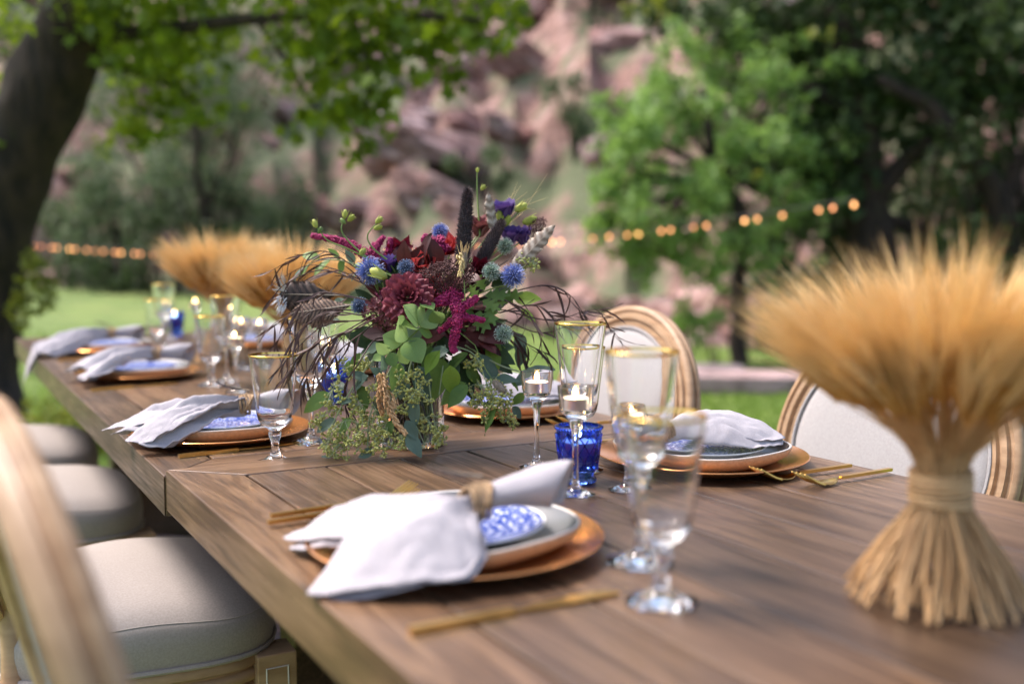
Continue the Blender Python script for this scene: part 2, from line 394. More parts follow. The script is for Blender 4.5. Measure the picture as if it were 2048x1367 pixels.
# flagstones: the slab at the lawn's edge and the paving under the tables
rf = random.Random(3)
def flag(c, lx, ly, rz, label, th=.10, lift=0, group=None):
    mb = MB(); n = 10; top = []
    for j in range(n):
        a = 2 * math.pi * j / n; e = (abs(math.cos(a)) ** 4 + abs(math.sin(a)) ** 4) ** -.25
        top.append((lx / 2 * math.cos(a) * e * rf.uniform(.93, 1.03), ly / 2 * math.sin(a) * e * rf.uniform(.93, 1.03)))
    V = [(x, y, 0) for x, y in top] + [(x * .985, y * .985, th) for x, y in top]
    mb.add(V, [tuple(range(n, 2 * n))] + [(j, (j + 1) % n, n + (j + 1) % n, n + j) for j in range(n)])
    o = part('flagstone', mb, M['flag'], smooth=False, bevel=.012); o.location = (c[0], c[1], c[2] + lift); o.rotation_euler = (0, 0, rz)
    tag(o, label, 'flagstone', group)
p = onz(1540, 768, 0.06); flag((p.x, p.y, 0), 1.9, .62, -YAW - R(3), 'pale pink stone slab lying at the edge of the lawn', .13, .02)
for i, (px, py) in enumerate([(1380, 742), (1700, 745)]):
    q = onz(px, py, .03); flag((q.x, q.y, 0), 1.1, .5, -YAW + rf.uniform(-.1, .1), 'brown edging stone set behind the pale pink slab', .07, .01, 'edging stones behind the slab')
for i in range(4):
    for j in range(7):
        flag((.70 + .42 * i + rf.uniform(-.02, .02), .3 + .66 * j + rf.uniform(-.03, .03), 0), .39, .62, rf.uniform(-.03, .03),
             'worn greyish flagstone in the paving below the tables', .035, .0, 'paving stones below the tables')

# grass blades where the lawn is near enough to show them
rg = np.random.default_rng(4)
n = 52000
aa = np.radians(rg.uniform(2, 62, n)); rr_ = np.where(rg.random(n) < .55, rg.uniform(3.2, 9, n), rg.uniform(3.2, 15, n))
X, Y = rr_ * np.sin(aa), rr_ * np.cos(aa); keep = ~((X < 2.1) & (X > .45) & (Y < 4.8)); X, Y, rr_ = X[keep], Y[keep], rr_[keep]; n = len(X)
Zg = np.array([lawn_h(a, b) for a, b in zip(X, Y)]); h = rg.uniform(.03, .065, n); w = .004 + .0006 * rr_; th = rg.uniform(0, 6.28, n)
lx, ly = rg.normal(0, .018, n), rg.normal(0, .018, n)
V = np.stack([np.stack([X - w * np.cos(th), Y - w * np.sin(th), Zg], 1), np.stack([X + w * np.cos(th), Y + w * np.sin(th), Zg], 1), np.stack([X + lx, Y + ly, Zg + h], 1)], 1).reshape(-1, 3)
tag(link('grass', np_mesh('grass', V, np.arange(3 * n).reshape(-1, 3), M['grass'])), 'short green grass blades across the lawn', 'grass', kind='stuff')

# ------------------------------------------------------------------ trees and shrubs
def leaf_cloud(clumps, size, mat, seed=0, shape='rhomb', flat=.35):
    """clumps: (centre, radius or (rx,ry,rz), count): many leaf faces through each clump's volume"""
    g = np.random.default_rng(seed); C = []; S = []
    for c, r, k in clumps:
        r = np.array([r, r, r] if not hasattr(r, '__len__') else r)
        d = g.normal(size=(k, 3)); d /= np.linalg.norm(d, axis=1)[:, None]; rad = g.random(k) ** .42
        C.append(np.array(c) + d * rad[:, None] * r * (1 + .25 * g.normal(size=(k, 1)) * .5))
    C = np.concatenate(C); n = len(C)
    nrm = g.normal(size=(n, 3)) * np.array([1, 1, .8]) + np.array([0, 0, .7]); nrm /= np.linalg.norm(nrm, axis=1)[:, None]
    t = g.normal(size=(n, 3)) + np.array([0, 0, -.5]); t -= nrm * (t * nrm).sum(1)[:, None]; t /= np.linalg.norm(t, axis=1)[:, None]; b = np.cross(nrm, t)
    if shape == 'rhomb': T = np.array([[-.5, 0, 0], [0, .28, .06], [.55, 0, 0], [0, -.28, .06]])
    else:
        T = []
        for k_ in range(10):
            a = 2 * math.pi * k_ / 10; r = (.56 if k_ % 2 == 0 else .30) * (1.15 if k_ == 0 else 1) * (.6 if k_ == 5 else 1); T.append([r * math.cos(a), r * math.sin(a), .05 * (k_ % 2)])
        T = np.array(T)
    s = size * g.uniform(.65, 1.3, n)
    V = C[:, None, :] + s[:, None, None] * (T[None, :, 0, None] * t[:, None, :] + T[None, :, 1, None] * b[:, None, :] + T[None, :, 2, None] * nrm[:, None, :])
    k = len(T); return np_mesh('foliage', V.reshape(-1, 3), np.arange(n * k).reshape(-1, k), mat)
def limb(mb, pts, r0, r1, n=8, wob=.04, seed=0):
    q = smooth_path(pts, 6); m = len(q)
    for i in range(1, m - 1): q[i] = q[i] + Vector((noise.noise(q[i] * 2 + Vector((seed, 0, 0))), noise.noise(q[i] * 2 + Vector((0, seed, 5))), 0)) * wob
    mb.tube(q, [r0 + (r1 - r0) * i / (m - 1) for i in range(m)], n)

# the leaning maple beside the far end of the tables
D = 6.2
maple = thing('maple_tree', 'leaning dark-barked tree with leafy boughs hanging over the tables', 'tree', onz(-20, 872, 0))
tp_ = [onz(-35, 900, -.05), at(-44, 720, D), at(-32, 560, D), at(10, 380, D - .1), at(84, 200, D - .2), at(164, 10, D - .3), at(240, -200, D - .4), at(310, -480, D - .5)]
mb = MB(); q = smooth_path(tp_, 10); m = len(q)
rad = [.36 - .20 * ss(0, 10, i) + .035 * math.sin(i * .9) - .05 * ss(m * .5, m, i) for i in range(m)]
rad = [.38, .32, .27] + [.238 - .03 * ss(3, m, i) for i in range(3, m)]
V0 = len(mb.v); mb.tube(q, rad, 28)
mb.v = [tuple(Vector(p) + Vector((noise.noise(Vector(p) * 5), noise.noise(Vector(p) * 5 + Vector((9, 0, 0))), 0)) * .045) for p in mb.v]
part('trunk', mb, M['bark'], maple, world=True)
mb = MB(); bo = random.Random(8)
boughs = [[at(120, 90, 6.0), at(300, 60, 5.7), at(520, 40, 5.3), at(760, 30, 4.9), at(960, 40, 4.7)], [at(150, 0, 6.0), at(330, -80, 5.5), at(600, -60, 5.0), at(820, -20, 4.6)],
          [at(90, 140, 6.1), at(200, 130, 6.2), at(330, 170, 6.2), at(400, 210, 6.0)], [at(150, 0, 6), at(60, -150, 5.5), at(-40, -200, 5)], [at(520, 40, 5.3), at(580, 120, 5.2), at(640, 220, 5.1)], [at(700, 20, 5.0), at(740, 130, 4.9), at(735, 260, 4.9)]]
for i, b in enumerate(boughs): limb(mb, b, [.055, .05, .025, .05, .02, .018][i], .010, 8, .05, i)
part('bough', mb, M['bark'], maple, world=True)
cl = []
def mc(px, py, d, r, n): cl.append((at(px, py, d), (r * 1.0, r, r * .75), n))
for a in [(0, 20, 6.7, .45, 200), (330, 30, 6.3, .50, 330), (420, 60, 6.1, .30, 120), (280, 150, 6.5, .32, 150), (370, 170, 6.2, .34, 170), (290, 275, 6.2, .16, 44), (330, 235, 6.1, .2, 60), (10, 190, 6.9, .3, 100), (240, 60, 6.6, .4, 200), (30, 60, 6.6, .3, 90), (230, 20, 5.6, .32, 150), (340, 80, 5.6, .3, 130), (20, 280, 5.9, .12, 20), (420, 10, 5.6, .25, 80), (260, 120, 5.7, .2, 60),
          (600, 30, 5.1, .28, 130), (700, 30, 5.0, .36, 230), (800, 40, 4.9, .34, 210), (900, 50, 4.8, .28, 130), (975, 75, 4.8, .17, 55), (620, 130, 5.1, .24, 110), (700, 120, 5.0, .26, 120), (640, 220, 5.0, .18, 70), (720, 190, 4.9, .2, 80), (745, 250, 4.9, .15, 48), (710, 305, 4.9, .1, 24), (820, 120, 4.9, .17, 55), (890, 150, 4.8, .12, 28), (1040, 20, 4.7, .10, 20), (590, 270, 5.1, .10, 18), (420, 230, 5.8, .14, 34), (240, 240, 6.5, .2, 50), (215, 300, 6.4, .1, 16)]: mc(*a)
for a in [(150, -150, 5.4, .7, 420), (450, -190, 5.2, .6, 300), (750, -110, 4.9, .55, 320), (300, -330, 5.2, .9, 420), (650, -300, 4.8, .8, 360), (1000, -100, 4.8, .35, 120), (0, -300, 5.2, .9, 380)]: mc(*a)  # unseen leaf clumps above the view, added to block sky and give shade
for k_ in range(5): cl.append((at(60 + 230 * k_, -120 - 20 * k_, 5.9 - .12 * k_) + sd * (1.4 + .2 * (k_ % 2)), (.85, .85, .45), 950))  # unseen clumps added on the sunward side to shade the visible crown
for k_ in range(4): cl.append((at(40 + 140 * k_, -160, 6.2) + sd * .8, (.7, .7, .4), 900))  # more unseen clumps, added to keep the leaves near the trunk in shade
link('crown', leaf_cloud([(c_, r_, int(n_ * .55)) for c_, r_, n_ in cl], .088, M['maple'], 3, 'maple'), maple, world=True)
moss = [(at(70, 560, 5.95), (.10, .1, .16), 60), (at(45, 620, 5.95), (.10, .1, .14), 55), (at(60, 520, 5.9), (.05, .05, .06), 18), (at(95, 590, 5.95), (.07, .07, .12), 30)]
link('side_shoots', leaf_cloud(moss, .055, M['yellow_leaf'], 8, 'maple'), maple, world=True)
sh = thing('low_shrub', 'low mossy yellow-green shrub at the foot of the leaning tree', 'shrub', plan(170, 6.2))
link('foliage', leaf_cloud([(plan(110, 6.2) + Vector((0, 0, .16)), (.28, .3, .16), 420), (plan(200, 6.0) + Vector((0, 0, .14)), (.34, .3, .14), 460), (plan(280, 5.9) + Vector((0, 0, .1)), (.25, .25, .1), 260)], .045, M['yellow_leaf'], 12), sh, world=True)
mb = MB()
for i in range(9): a = i * 1.4; b0 = plan(120 + 18 * i, 6.1); mb.tube([b0, b0 + Vector((.05 * math.cos(a), .05 * math.sin(a), .16))], [.008, .004], 5)
part('stem', mb, M['bark'], sh, world=True)

def shrub(px, s, w, h, n, mat, label, leaf=.12, seed=0, name='hill_shrub', stemr=.05, cat='shrub', group=None, ground=None):
    b = ground if ground is not None else hill_point(px, s); g = random.Random(seed * 7 + 1)
    t = thing(name, label, cat, b, group=group); cl = []; mb = MB()
    k = max(5, int(n / 130))
    for i in range(k):
        c = b + Vector((g.uniform(-w, w) * .75, g.uniform(-w, w) * .6, h * g.uniform(.25, .95))); cl.append((c, (w * g.uniform(.25, .45), w * g.uniform(.25, .45), h * g.uniform(.12, .22)), int(n / k)))
        mid = b + (c - b) * .5 + Vector((g.uniform(-.1, .1) * w, 0, .1 * h)); mb.tube(smooth_path([b - Vector((0, 0, .2)), mid, c], 4), [stemr * (1 - .85 * q / 8) for q in range(9)], 6)
    link('foliage', leaf_cloud(cl, leaf, mat, seed), t, world=True); part('stem', mb, M['bark'], t, world=True); return t
G1 = 'scrub bushes on the hillside'
L1 = 'dull grey-green scrub bush growing on the rocky hillside'
for i, (px, s, w, h, n) in enumerate([(330, 4, 1.9, 4.8, 1500), (480, 6, 1.9, 4.6, 1400), (200, 3, 1.3, 3.2, 1000), (560, 3, 1.1, 2.0, 800), (270, 1.4, 1.6, 3.6, 1300), (420, 1.8, 1.7, 4.2, 1500), (520, 2.4, 1.3, 3.0, 1000), (130, 1.6, 1.3, 2.6, 800), (400, 9, 2.2, 4.4, 1400), (130, 8, 2, 3.6, 1100), (1190, 9, 1.1, 2.6, 700), (1150, 6, .8, 1.5, 420), (960, 4.5, .7, 1.0, 260), (700, 2.2, .7, .9, 260), (1240, 12, 1.4, 3, 700), (560, 12, 1.8, 3, 800)]):
    shrub(px, s, w, h, n, M['dull_leaf'], L1, .16, 20 + i, group=G1)
L2 = 'dark green bush at the foot of the rocky hillside'
for i, (px, s, w, h, n) in enumerate([(250, .6, .9, 1.5, 600), (340, .9, 1.3, 2.2, 900), (450, 1.2, 1.2, 2.0, 800), (590, 1.2, 1.0, 1.4, 600), (1175, .2, .7, .7, 420), (1660, .3, 1.0, 1.6, 700), (1780, 1, 1.3, 2.4, 900), (1900, .6, 1.2, 1.9, 800), (2010, 1.0, 1.3, 2.6, 900), (2090, .2, 1.0, 1.6, 600), (1560, 1.8, 1.2, 3.0, 900), (1680, 2.2, 1.5, 4.2, 1100), (1830, 2.4, 1.6, 4.6, 1200), (1980, 2.2, 1.6, 4.4, 1100), (2090, 2.0, 1.6, 4.6, 1000), (1480, 1.0, .9, 1.2, 500), (1240, .6, .7, .8, 350)]):
    shrub(px, s, w, h, n, M['dark_leaf'], L2, .12, 50 + i, group='dark bushes at the foot of the hill')
shrub(1375, 0, .42, .85, 620, M['bright_leaf'], 'small fresh green sapling bush growing at the lawn edge before the rocks', .07, 71, 'sapling_bush', .012, ground=plan(1375, 10.6))
shrub(1440, 0, .28, .55, 300, M['bright_leaf'], 'knee-high leafy weed beside the sapling bush', .06, 72, 'leafy_weed', .01, cat='plant', ground=plan(1432, 10.4))

# bright green tree before the hill
bt = thing('young_tree', 'bright light-green leafy tree standing before the rocky hillside', 'tree', plan(1480, 10.6))
b0 = plan(1480, 10.6)
mb = MB(); limb(mb, [b0 - Vector((0, 0, .2)), at(1484, 600, 10.6), at(1478, 470, 10.5), at(1440, 330, 10.4), at(1400, 180, 10.3)], .10, .04, 12, .12)
part('trunk', mb, M['bark'], bt, world=True)
cl = []; mb = MB(); g = random.Random(2)
for px, py, d, r, n in [(1300, 250, 10.2, .55, 480), (1400, 190, 10.5, .6, 480), (1240, 330, 10.0, .42, 330), (1340, 350, 9.9, .6, 560), (1260, 420, 10.0, .38, 300), (1440, 300, 10.2, .6, 480), (1500, 220, 10.8, .6, 420), (1360, 440, 10.0, .45, 330), (1440, 430, 10.1, .5, 360), (1530, 360, 10.4, .5, 320), (1300, 480, 10.0, .32, 170), (1230, 480, 10.0, .2, 70), (1500, 470, 10.4, .4, 200), (1210, 270, 10.2, .22, 80), (1580, 290, 10.8, .45, 240), (1400, 500, 10.1, .3, 120), (1560, 480, 10.6, .35, 120), (1330, 130, 10.6, .4, 190), (1620, 220, 11, .5, 220), (1640, 400, 10.8, .35, 110), (1250, 210, 10.4, .25, 80), (1470, 130, 10.9, .5, 220), (1280, 530, 10.1, .22, 60), (1350, 545, 10.2, .25, 70), (1220, 420, 10.0, .2, 70), (1200, 360, 10.1, .2, 60), (1470, 540, 10.4, .3, 80), (1560, 150, 11, .5, 200), (1210, 200, 10.3, .15, 40), (1620, 330, 11, .4, 130)]:
    c = at(px, py, d)
    for k in range(7): cl.append((c + Vector((g.uniform(-r, r), g.uniform(-r, r), g.uniform(-r, r))) * .95, r * g.uniform(.25, .5), n // 8))
    limb(mb, [at(1440, 340, 10.4), at((px + 1440) / 2, (py + 340) / 2 + 20, d), c], .045, .008, 6, .05)
part('bough', mb, M['bark'], bt, world=True); link('crown', leaf_cloud([(c_, r_, int(n_ * 1.35)) for c_, r_, n_ in cl], .105, M['bright_leaf'], 31), bt, world=True)

# dark spreading tree to its side
dt = thing('spreading_tree', 'dark spreading tree with arching bare trunks beside the bright green tree', 'tree', plan(1800, 11.2))
mb = MB()
for pts, r0, r1 in [([(1770, 690, 11.2), (1750, 560, 11.2), (1735, 420, 11.2), (1720, 250, 11.1), (1690, 60, 11.0), (1650, -150, 11)], .34, .12), ([(2060, 680, 10.8), (2030, 520, 10.7), (1990, 400, 10.6), (1930, 290, 10.6), (1850, 210, 10.6), (1760, 160, 10.7)], .19, .05),
                    ([(1900, 690, 11.3), (1890, 560, 11.3), (1840, 470, 11.2), (1760, 430, 11.2)], .13, .07), ([(1980, 420, 10.7), (2040, 340, 10.7), (2080, 200, 10.6)], .11, .04), ([(1735, 420, 11.2), (1800, 330, 11.1), (1900, 250, 11), (2000, 120, 11)], .14, .04),
                    ([(1890, 560, 11.3), (1930, 470, 11.2), (1960, 360, 11.2)], .09, .03), ([(1720, 250, 11.1), (1620, 180, 11), (1500, 120, 11)], .10, .03)]:
    P = [at(*p) for p in pts]
    if pts[0][1] > 670: P[0].z = min(P[0].z, -.1)
    limb(mb, P, r0, r1, 12, .10, len(pts))
part('trunk', mb, M['bark'], dt, world=True)
cl = []
for px, py, d, r, n in [(1500, 60, 11.3, .7, 420), (1620, 60, 11.2, .8, 520), (1750, 40, 11.0, .8, 520), (1900, 60, 11, .8, 520), (2020, 80, 10.8, .8, 480), (1640, 180, 11.2, .6, 360), (1760, 170, 10.9, .6, 380), (1880, 170, 10.9, .6, 320), (1600, 270, 11.1, .5, 260), (1700, 300, 11, .5, 260), (1990, 220, 11, .5, 200), (1420, 20, 11.5, .6, 280), (1640, 380, 11, .4, 150), (1800, 290, 11.1, .4, 120), (1600, 450, 11.2, .35, 90), (1340, 40, 11.6, .35, 90),
                        (1550, -140, 11, 1.1, 420), (1800, -150, 11, 1.2, 460), (2050, -120, 11, 1.1, 380), (2140, 150, 10.6, .8, 260), (2000, 330, 11.2, .3, 60), (1600, 420, 11.6, .4, 160), (1680, 470, 11.6, .4, 140), (1560, 330, 11.5, .4, 160), (1540, 500, 11.4, .3, 90), (1700, 200, 11.3, .5, 220)]:
    c = at(px, py, d)
    for k in range(4): cl.append((c + Vector((g.uniform(-r, r), g.uniform(-r, r), g.uniform(-r, r) * .8)) * .6, r * .6, n // 3))
link('crown', leaf_cloud(cl, .15, M['dark_leaf'], 41), dt, world=True)
ya = leaf_cloud([(at(1625, 62, 10.2), .10, 9), (at(1662, 66, 10.2), .08, 6), (at(1515, 345, 9.6), .09, 8), (at(1320, 8, 9.8), .18, 26), (at(1250, 20, 9.8), .14, 16)], .10, M['yellow_leaf'], 5)
link('turning_leaves', ya, dt, world=True)
mb = MB()  # slim bare-stemmed tree on the hill
th_ = thing('slim_tree', 'slim dark bare-stemmed tree among the grey-green hillside bushes', 'tree', hill_point(425, 1.5))
p0 = hill_point(425, 1.5); limb(mb, [p0 - Vector((0, 0, .3)), p0 + Vector((-.1, 0, 1.5)), p0 + Vector((-.25, 0, 3.2)), p0 + Vector((-.1, 0, 5))], .12, .04, 8, .15)
limb(mb, [p0 + Vector((-.15, 0, 2)), p0 + Vector((.4, 0, 3)), p0 + Vector((.7, .1, 4.2))], .06, .02, 6, .1); part('trunk', mb, M['bark'], th_, world=True)
link('crown', leaf_cloud([(p0 + Vector((-.1, 0, 5)), (.9, .9, .8), 420), (p0 + Vector((.7, .1, 4.3)), (.7, .7, .6), 300)], .14, M['dull_leaf'], 77), th_, world=True)

# string of bulbs slung across the lawn between the trees
sg = thing('string_lights', 'string of glowing amber bulbs slung low across the lawn', 'string lights', plan(1690, 9.2))
A, B = plan(1700, 9.2), plan(40, 14.8); NB = 66
zr = lambda t: 1.085 + .47 * (1 - t) ** 3.2 + .26 * max(0, t - .62) ** 1.3 * 2.9 - .02 * t
skip = {3, 7, 16}
wire = []
bulb = MB(); bulb.ball((0, 0, 0), .014, 10, 8, 0, 1.3); bme = bulb.mesh('bulb', M['bulb']); bme2 = bulb.mesh('bulb', M['bulb_dim']); bme3 = bulb.mesh('bulb', M['bulb_bright'])
sock = MB(); sock.lathe([(.0, .048), (.010, .048), (.012, .03), (.012, .018), (0, .018)], 10); sme = sock.mesh('socket', M['cable'])
for i in range(NB + 1):
    t = (i + (.22 * math.sin(i * 2.7) if 0 < i < NB else 0)) / NB; p = A.lerp(B, t); p.z = zr(t); wire.append(p + Vector((0, 0, .05)))
    if i in skip: continue
    bm_ = bme if i % 3 else (bme2 if i % 2 else bme3)
    b = link('bulb', bm_, sg, Matrix.Translation(p), True); link('socket', sme, b)
mb = MB(); mb.tube(wire, .006, 5); part('cable', mb, M['cable'], sg, world=True)
# ------------------------------------------------------------------ tables
def board(name, parent, poly, z0, z1, mat=None):                   # a plank from a plan outline
    mb = MB(); n = len(poly); V = [(x, y, z0) for x, y in poly] + [(x, y, z1) for x, y in poly]
    mb.add(V, [tuple(range(n - 1, -1, -1)), tuple(range(n, 2 * n))] + [(j, (j + 1) % n, n + (j + 1) % n, n + j) for j in range(n)])
    o = part(name, mb, mat or M['wood'], parent, smooth=False, bevel=.0022); return o
def make_table(label, y0, y1, zfun, x0=.314, x1=1.258, seed=0):
    L = y1 - y0; W = x1 - x0; t = thing('dining_table', label, 'table', (x0, y0, 0)); TH = .064; b = .097; gp = .0019; g = random.Random(seed)
    zt = zfun(y0); tilt = math.atan((zfun(y1) - zfun(y0)) / L)
    top = bpy.data.objects.new('table_top', None); COL.objects.link(top); top.parent = t; top.location = (0, 0, zt); top.rotation_euler = (tilt, 0, 0)
    board('plank', top, [(0, 0), (b - gp, b), (b - gp, L - b), (0, L)], -TH, 0); board('plank', top, [(W, L), (W - b + gp, L - b), (W - b + gp, b), (W, 0)], -TH, -.0006)
    board('plank', top, [(.0008, L), (b, L - b + gp), (W - b, L - b + gp), (W - .0008, L)], -TH, .0004, M['wood_across']); board('plank', top, [(W - .0008, 0), (W - b, b - gp), (b, b - gp), (.0008, 0)], -TH, .0002, M['wood_across'])
    n = 6; pw = (W - 2 * b) / n
    for i in range(n):
        xa, xb = b + i * pw + gp, b + (i + 1) * pw - gp; cut = b + (L - 2 * b) * g.uniform(.25, .7)
        for ya, yb in ((b + gp, cut - gp), (cut + gp, L - b - gp)): board('plank', top, [(xa, ya), (xb, ya), (xb, yb), (xa, yb)], -.036, g.uniform(-.0009, .0003))
    mb = MB(); mb.box(.14, .17, .16, L - .16, zt - .135, zt - .070); mb.box(W - .17, W - .14, .16, L - .16, zt - .135, zt - .070); mb.box(.172, W - .172, .16, .19, zt - .135, zt - .070); mb.box(.172, W - .172, L - .19, L - .16, zt - .135, zt - .070)
    part('apron', mb, M['table_leg'], t, smooth=False, bevel=.002)
    for yy in (.30, L - .30):
        mb = MB(); mb.box(W * .30, W * .70, yy - .045, yy + .045, .05, zt - .066); mb.box(W * .12, W * .88, yy - .05, yy + .05, .0, .07)
        part('trestle_leg', mb, M['table_leg'], t, smooth=False, bevel=.006)
    mb = MB(); mb.box(W * .47, W * .53, .36, L - .36, .17, .25); part('stretcher', mb, M['table_leg'], t, smooth=False, bevel=.004)
    return t
make_table('brown plank dining table carrying the flower vase and blue votive', -1.10, 1.570, lambda y: TABLE_Z, seed=1)
make_table('brown plank dining table set end to end beyond the flower vase', 1.5745, 4.285, far_z, .312, 1.258, seed=2)
def tz(y): return TABLE_Z + .0006 if y < 1.572 else far_z(y) + .0006

# ------------------------------------------------------------------ chairs: oval back, padded seat (built facing +X)
def make_chair(label, loc, rz, group=None):
    t = thing('oval_back_chair', label, 'chair', loc, rz, group)
    def outline(a, s=1.0, ex=0.0):                                 # rounded seat plan, wider at the front
        c, sn = math.cos(a), math.sin(a); e = (abs(c) ** 3.4 + abs(sn) ** 3.4) ** (-1 / 3.4)
        x = .225 * c * e; y = (.245 + .05 * x / .225 * .5) * sn * e; return (x * s + ex * c, y * s + ex * sn)
    n = 56
    mb = MB(); P = []
    prof = [(1.0, .435), (1.014, .452), (1.020, .475), (1.010, .498), (.975, .517), (.91, .531), (.80, .541), (.64, .549), (.44, .555), (.22, .558), (.03, .559)]
    for s, z in prof:
        row = []
        for j in range(n):
            a = 2 * math.pi * j / n; x, y = outline(a, s); row.append((x, y, z + .006 * ss(.3, 1, s) * math.cos(4 * a) * (1 if z > .48 else 0) - .010 * abs(y / .25) ** 2 * (s < .98) + .0))
        P.append(row)
    mb.grid(P, 0, True); mb.add(P[-1], [tuple(range(n))]); st = part('seat_cushion', mb, M['seat_fabric'], t)
    mb = MB(); mb.tube([(*outline(2 * math.pi * j / n, 1.012), .4385) for j in range(n + 1)], .0048, 6, caps=False); part('piping', mb, M['seat_fabric'], st)
    mb = MB(); mb.tube([(*outline(2 * math.pi * j / n, .978), .5155 + .006 * math.cos(8 * math.pi * j / n) - .010 * abs(outline(2 * math.pi * j / n, .978)[1] / .25) ** 2) for j in range(n + 1)], .0016, 5, caps=False); part('seam', mb, M['seat_fabric'], st)
    mb = MB(); P = []                                              # carved seat rail with three beads
    for s, z in [(.96, .4335), (1.0, .4335), (1.012, .428), (1.012, .418), (.978, .413), (.978, .410), (1.006, .406), (1.012, .399), (1.006, .392), (.974, .388), (.974, .385), (1.004, .381), (1.008, .374), (1.0, .367), (.975, .364), (.99, .356), (.94, .350)]:
        P.append([(*outline(2 * math.pi * j / n, s), z) for j in range(n)])
    mb.grid(P[::-1], 0, True); part('seat_rail', mb, M['chair_wood'], t)
    for sx, sy in ((1, 1), (1, -1), (-1, 1), (-1, -1)):
        mb = MB(); x, y = (.195, sy * .222) if sx > 0 else (-.195, sy * .185)
        mb.box(x - .033, x + .033, y - .033, y + .033, .345, .4345)
        lx, ly = (x, y) if sx > 0 else (x - .06, y)
        for k in range(1): mb.lathe([(.0, .345), (.030, .345), (.030, .335), (.022, .328), (.029, .318), (.026, .30), (.017, .06), (.014, .05), (.018, .04), (.018, .02), (.012, 0), (0, 0)], 24, (x, y, 0), rmod=lambda a, i: 1 - (.10 * (math.cos(12 * a) < 0) if 5 <= i <= 6 else 0))
        lg = part('leg', mb, M['chair_wood'], t, smooth=False, bevel=.0025)
        if sx > 0:
            mb = MB()                                              # carved square on the corner block
            for q in (1, -1):
                yy = y + sy * .0335
                mb.tube([(x - .018, yy, .368), (x + .018, yy, .368), (x + .018, yy, .412), (x - .018, yy, .412), (x - .018, yy, .368)], .0018, 4); break
            part('carved_square', mb, M['lip'], lg)
    # oval back, leaning backwards
    tl = .23; bx, bz = -.185, .50
    def bk(y, h, off): return (bx - math.sin(tl) * h + math.cos(tl) * off, y, bz + math.cos(tl) * h + math.sin(tl) * off)
    hc, ea, eb = .235, .232, .225; NR = 72
    pf = [(-.026, -.013), (-.026, .008), (-.020, .014), (-.013, .014), (-.010, .008), (-.005, .008), (-.002, .016), (.007, .016), (.010, .009), (.015, .009), (.018, .013), (.024, .012), (.029, .008), (.029, .002), (.021, -.001), (.021, -.005), (.029, -.008), (.029, -.016), (.019, -.026), (.010, -.024), (.006, -.012), (-.002, -.012), (-.006, -.024), (-.014, -.024), (-.018, -.014), (-.024, -.020)]
    mb = MB(); P = []
    for j in range(NR):
        a = 2 * math.pi * j / NR; nx, nz = math.cos(a) / ea, math.sin(a) / eb; l = math.hypot(nx, nz); nx /= l; nz /= l
        P.append([bk(ea * math.cos(a) + nx * w, hc + eb * math.sin(a) + nz * w, o) for w, o in pf])
    P.append(P[0]); mb.grid(P, 0, True); fr = part('back_frame', mb, M['chair_wood'], t)
    for sgn, nm in ((1, 'front_panel'), (-1, 'rear_panel')):
        mb = MB(); P = []
        for s, d in [(1, .004), (.97, .011), (.9, .016), (.7, .020), (.4, .022), (.02, .023)]:
            P.append([bk((ea - .020) * s * math.cos(2 * math.pi * j / 48), hc + (eb - .020) * s * math.sin(2 * math.pi * j / 48), sgn * d * (1 if sgn > 0 else .30)) for j in range(48)])
        mb.grid(P, 0, True); mb.add(P[-1], [tuple(range(48))]); pn = part(nm, mb, M['back_fabric'], t)
        mb = MB(); mb.tube([bk((ea - .023) * math.cos(2 * math.pi * j / 64), hc + (eb - .023) * math.sin(2 * math.pi * j / 64), sgn * .0135) for j in range(65)], .0035, 6, caps=False); part('welt', mb, M['back_fabric'], pn)
    for sy in (1, -1):
        mb = MB(); mb.tube(smooth_path([(-.19, sy * .17, .43), bk(sy * .155, .03, 0), bk(sy * .15, .09, 0)], 4), [.022, .02, .019, .018, .018, .018, .018, .018, .018], 10); part('back_post', mb, M['chair_wood'], t)
    return t
GC = 'oval-back chairs around the tables'
c0 = make_chair('oval-back chair pulled up to the swallow-tailed napkin setting', (.340, .88, 0), .04, GC)
for (x, y, rz, lab) in [(.298, 1.835, R(-2), 'oval-back chair pulled up to the rolled-fold napkin by the table joint'), (.228, 2.68, R(1), 'oval-back chair pulled up to the draped napkin setting'), (.235, 3.42, R(0), 'oval-back chair at the napkin hanging over the table edge'),
                        (1.135, 1.835, R(180), 'oval-back chair seen behind the tall gold-rimmed goblets'), (1.268, 1.19, R(181), 'oval-back chair half hidden behind the big wheat sheaf'), (1.22, 2.80, R(179), 'oval-back chair hidden behind the flowers at the second table')]:
    clone(c0, (x, y, 0), rz, lab)

# ------------------------------------------------------------------ place settings
def lathe_mesh(name, segs, mats, n=64):
    mb = MB()
    for mi, pr in enumerate(segs): mb.lathe(pr, n, mi=mi)
    return mb.mesh(name, mats)
ME = {}
ME['charger'] = lathe_mesh('charger_plate', [[(0.0, .0055), (.118, .0055), (.128, .0075), (.160, .0165), (.1655, .0185), (.1668, .0175), (.1655, .0160), (.130, .0035), (.118, 0), (0, 0)]], [M['copper']], 80)
ZS = .74
ME['dinner'] = lathe_mesh('dinner_plate', [[(.1335, .0355), (.1345, .033), (.130, .020), (.115, .006), (.092, 0), (0, 0)], [(.0, .009), (.100, .010), (.118, .0165), (.128, .031), (.1302, .0350)], [(.1302, .0350), (.132, .0368), (.1335, .0355)]], [M['stoneware'], M['glaze'], M['lip']], 72)
ME['salad'] = lathe_mesh('salad_plate', [[(.0, .007), (.062, .007), (.078, .011), (.098, .0185)], [(.098, .0185), (.1005, .0195), (.1008, .018), (.080, .008), (.058, 0), (0, 0)]], [M['china'], M['white_china']], 64)
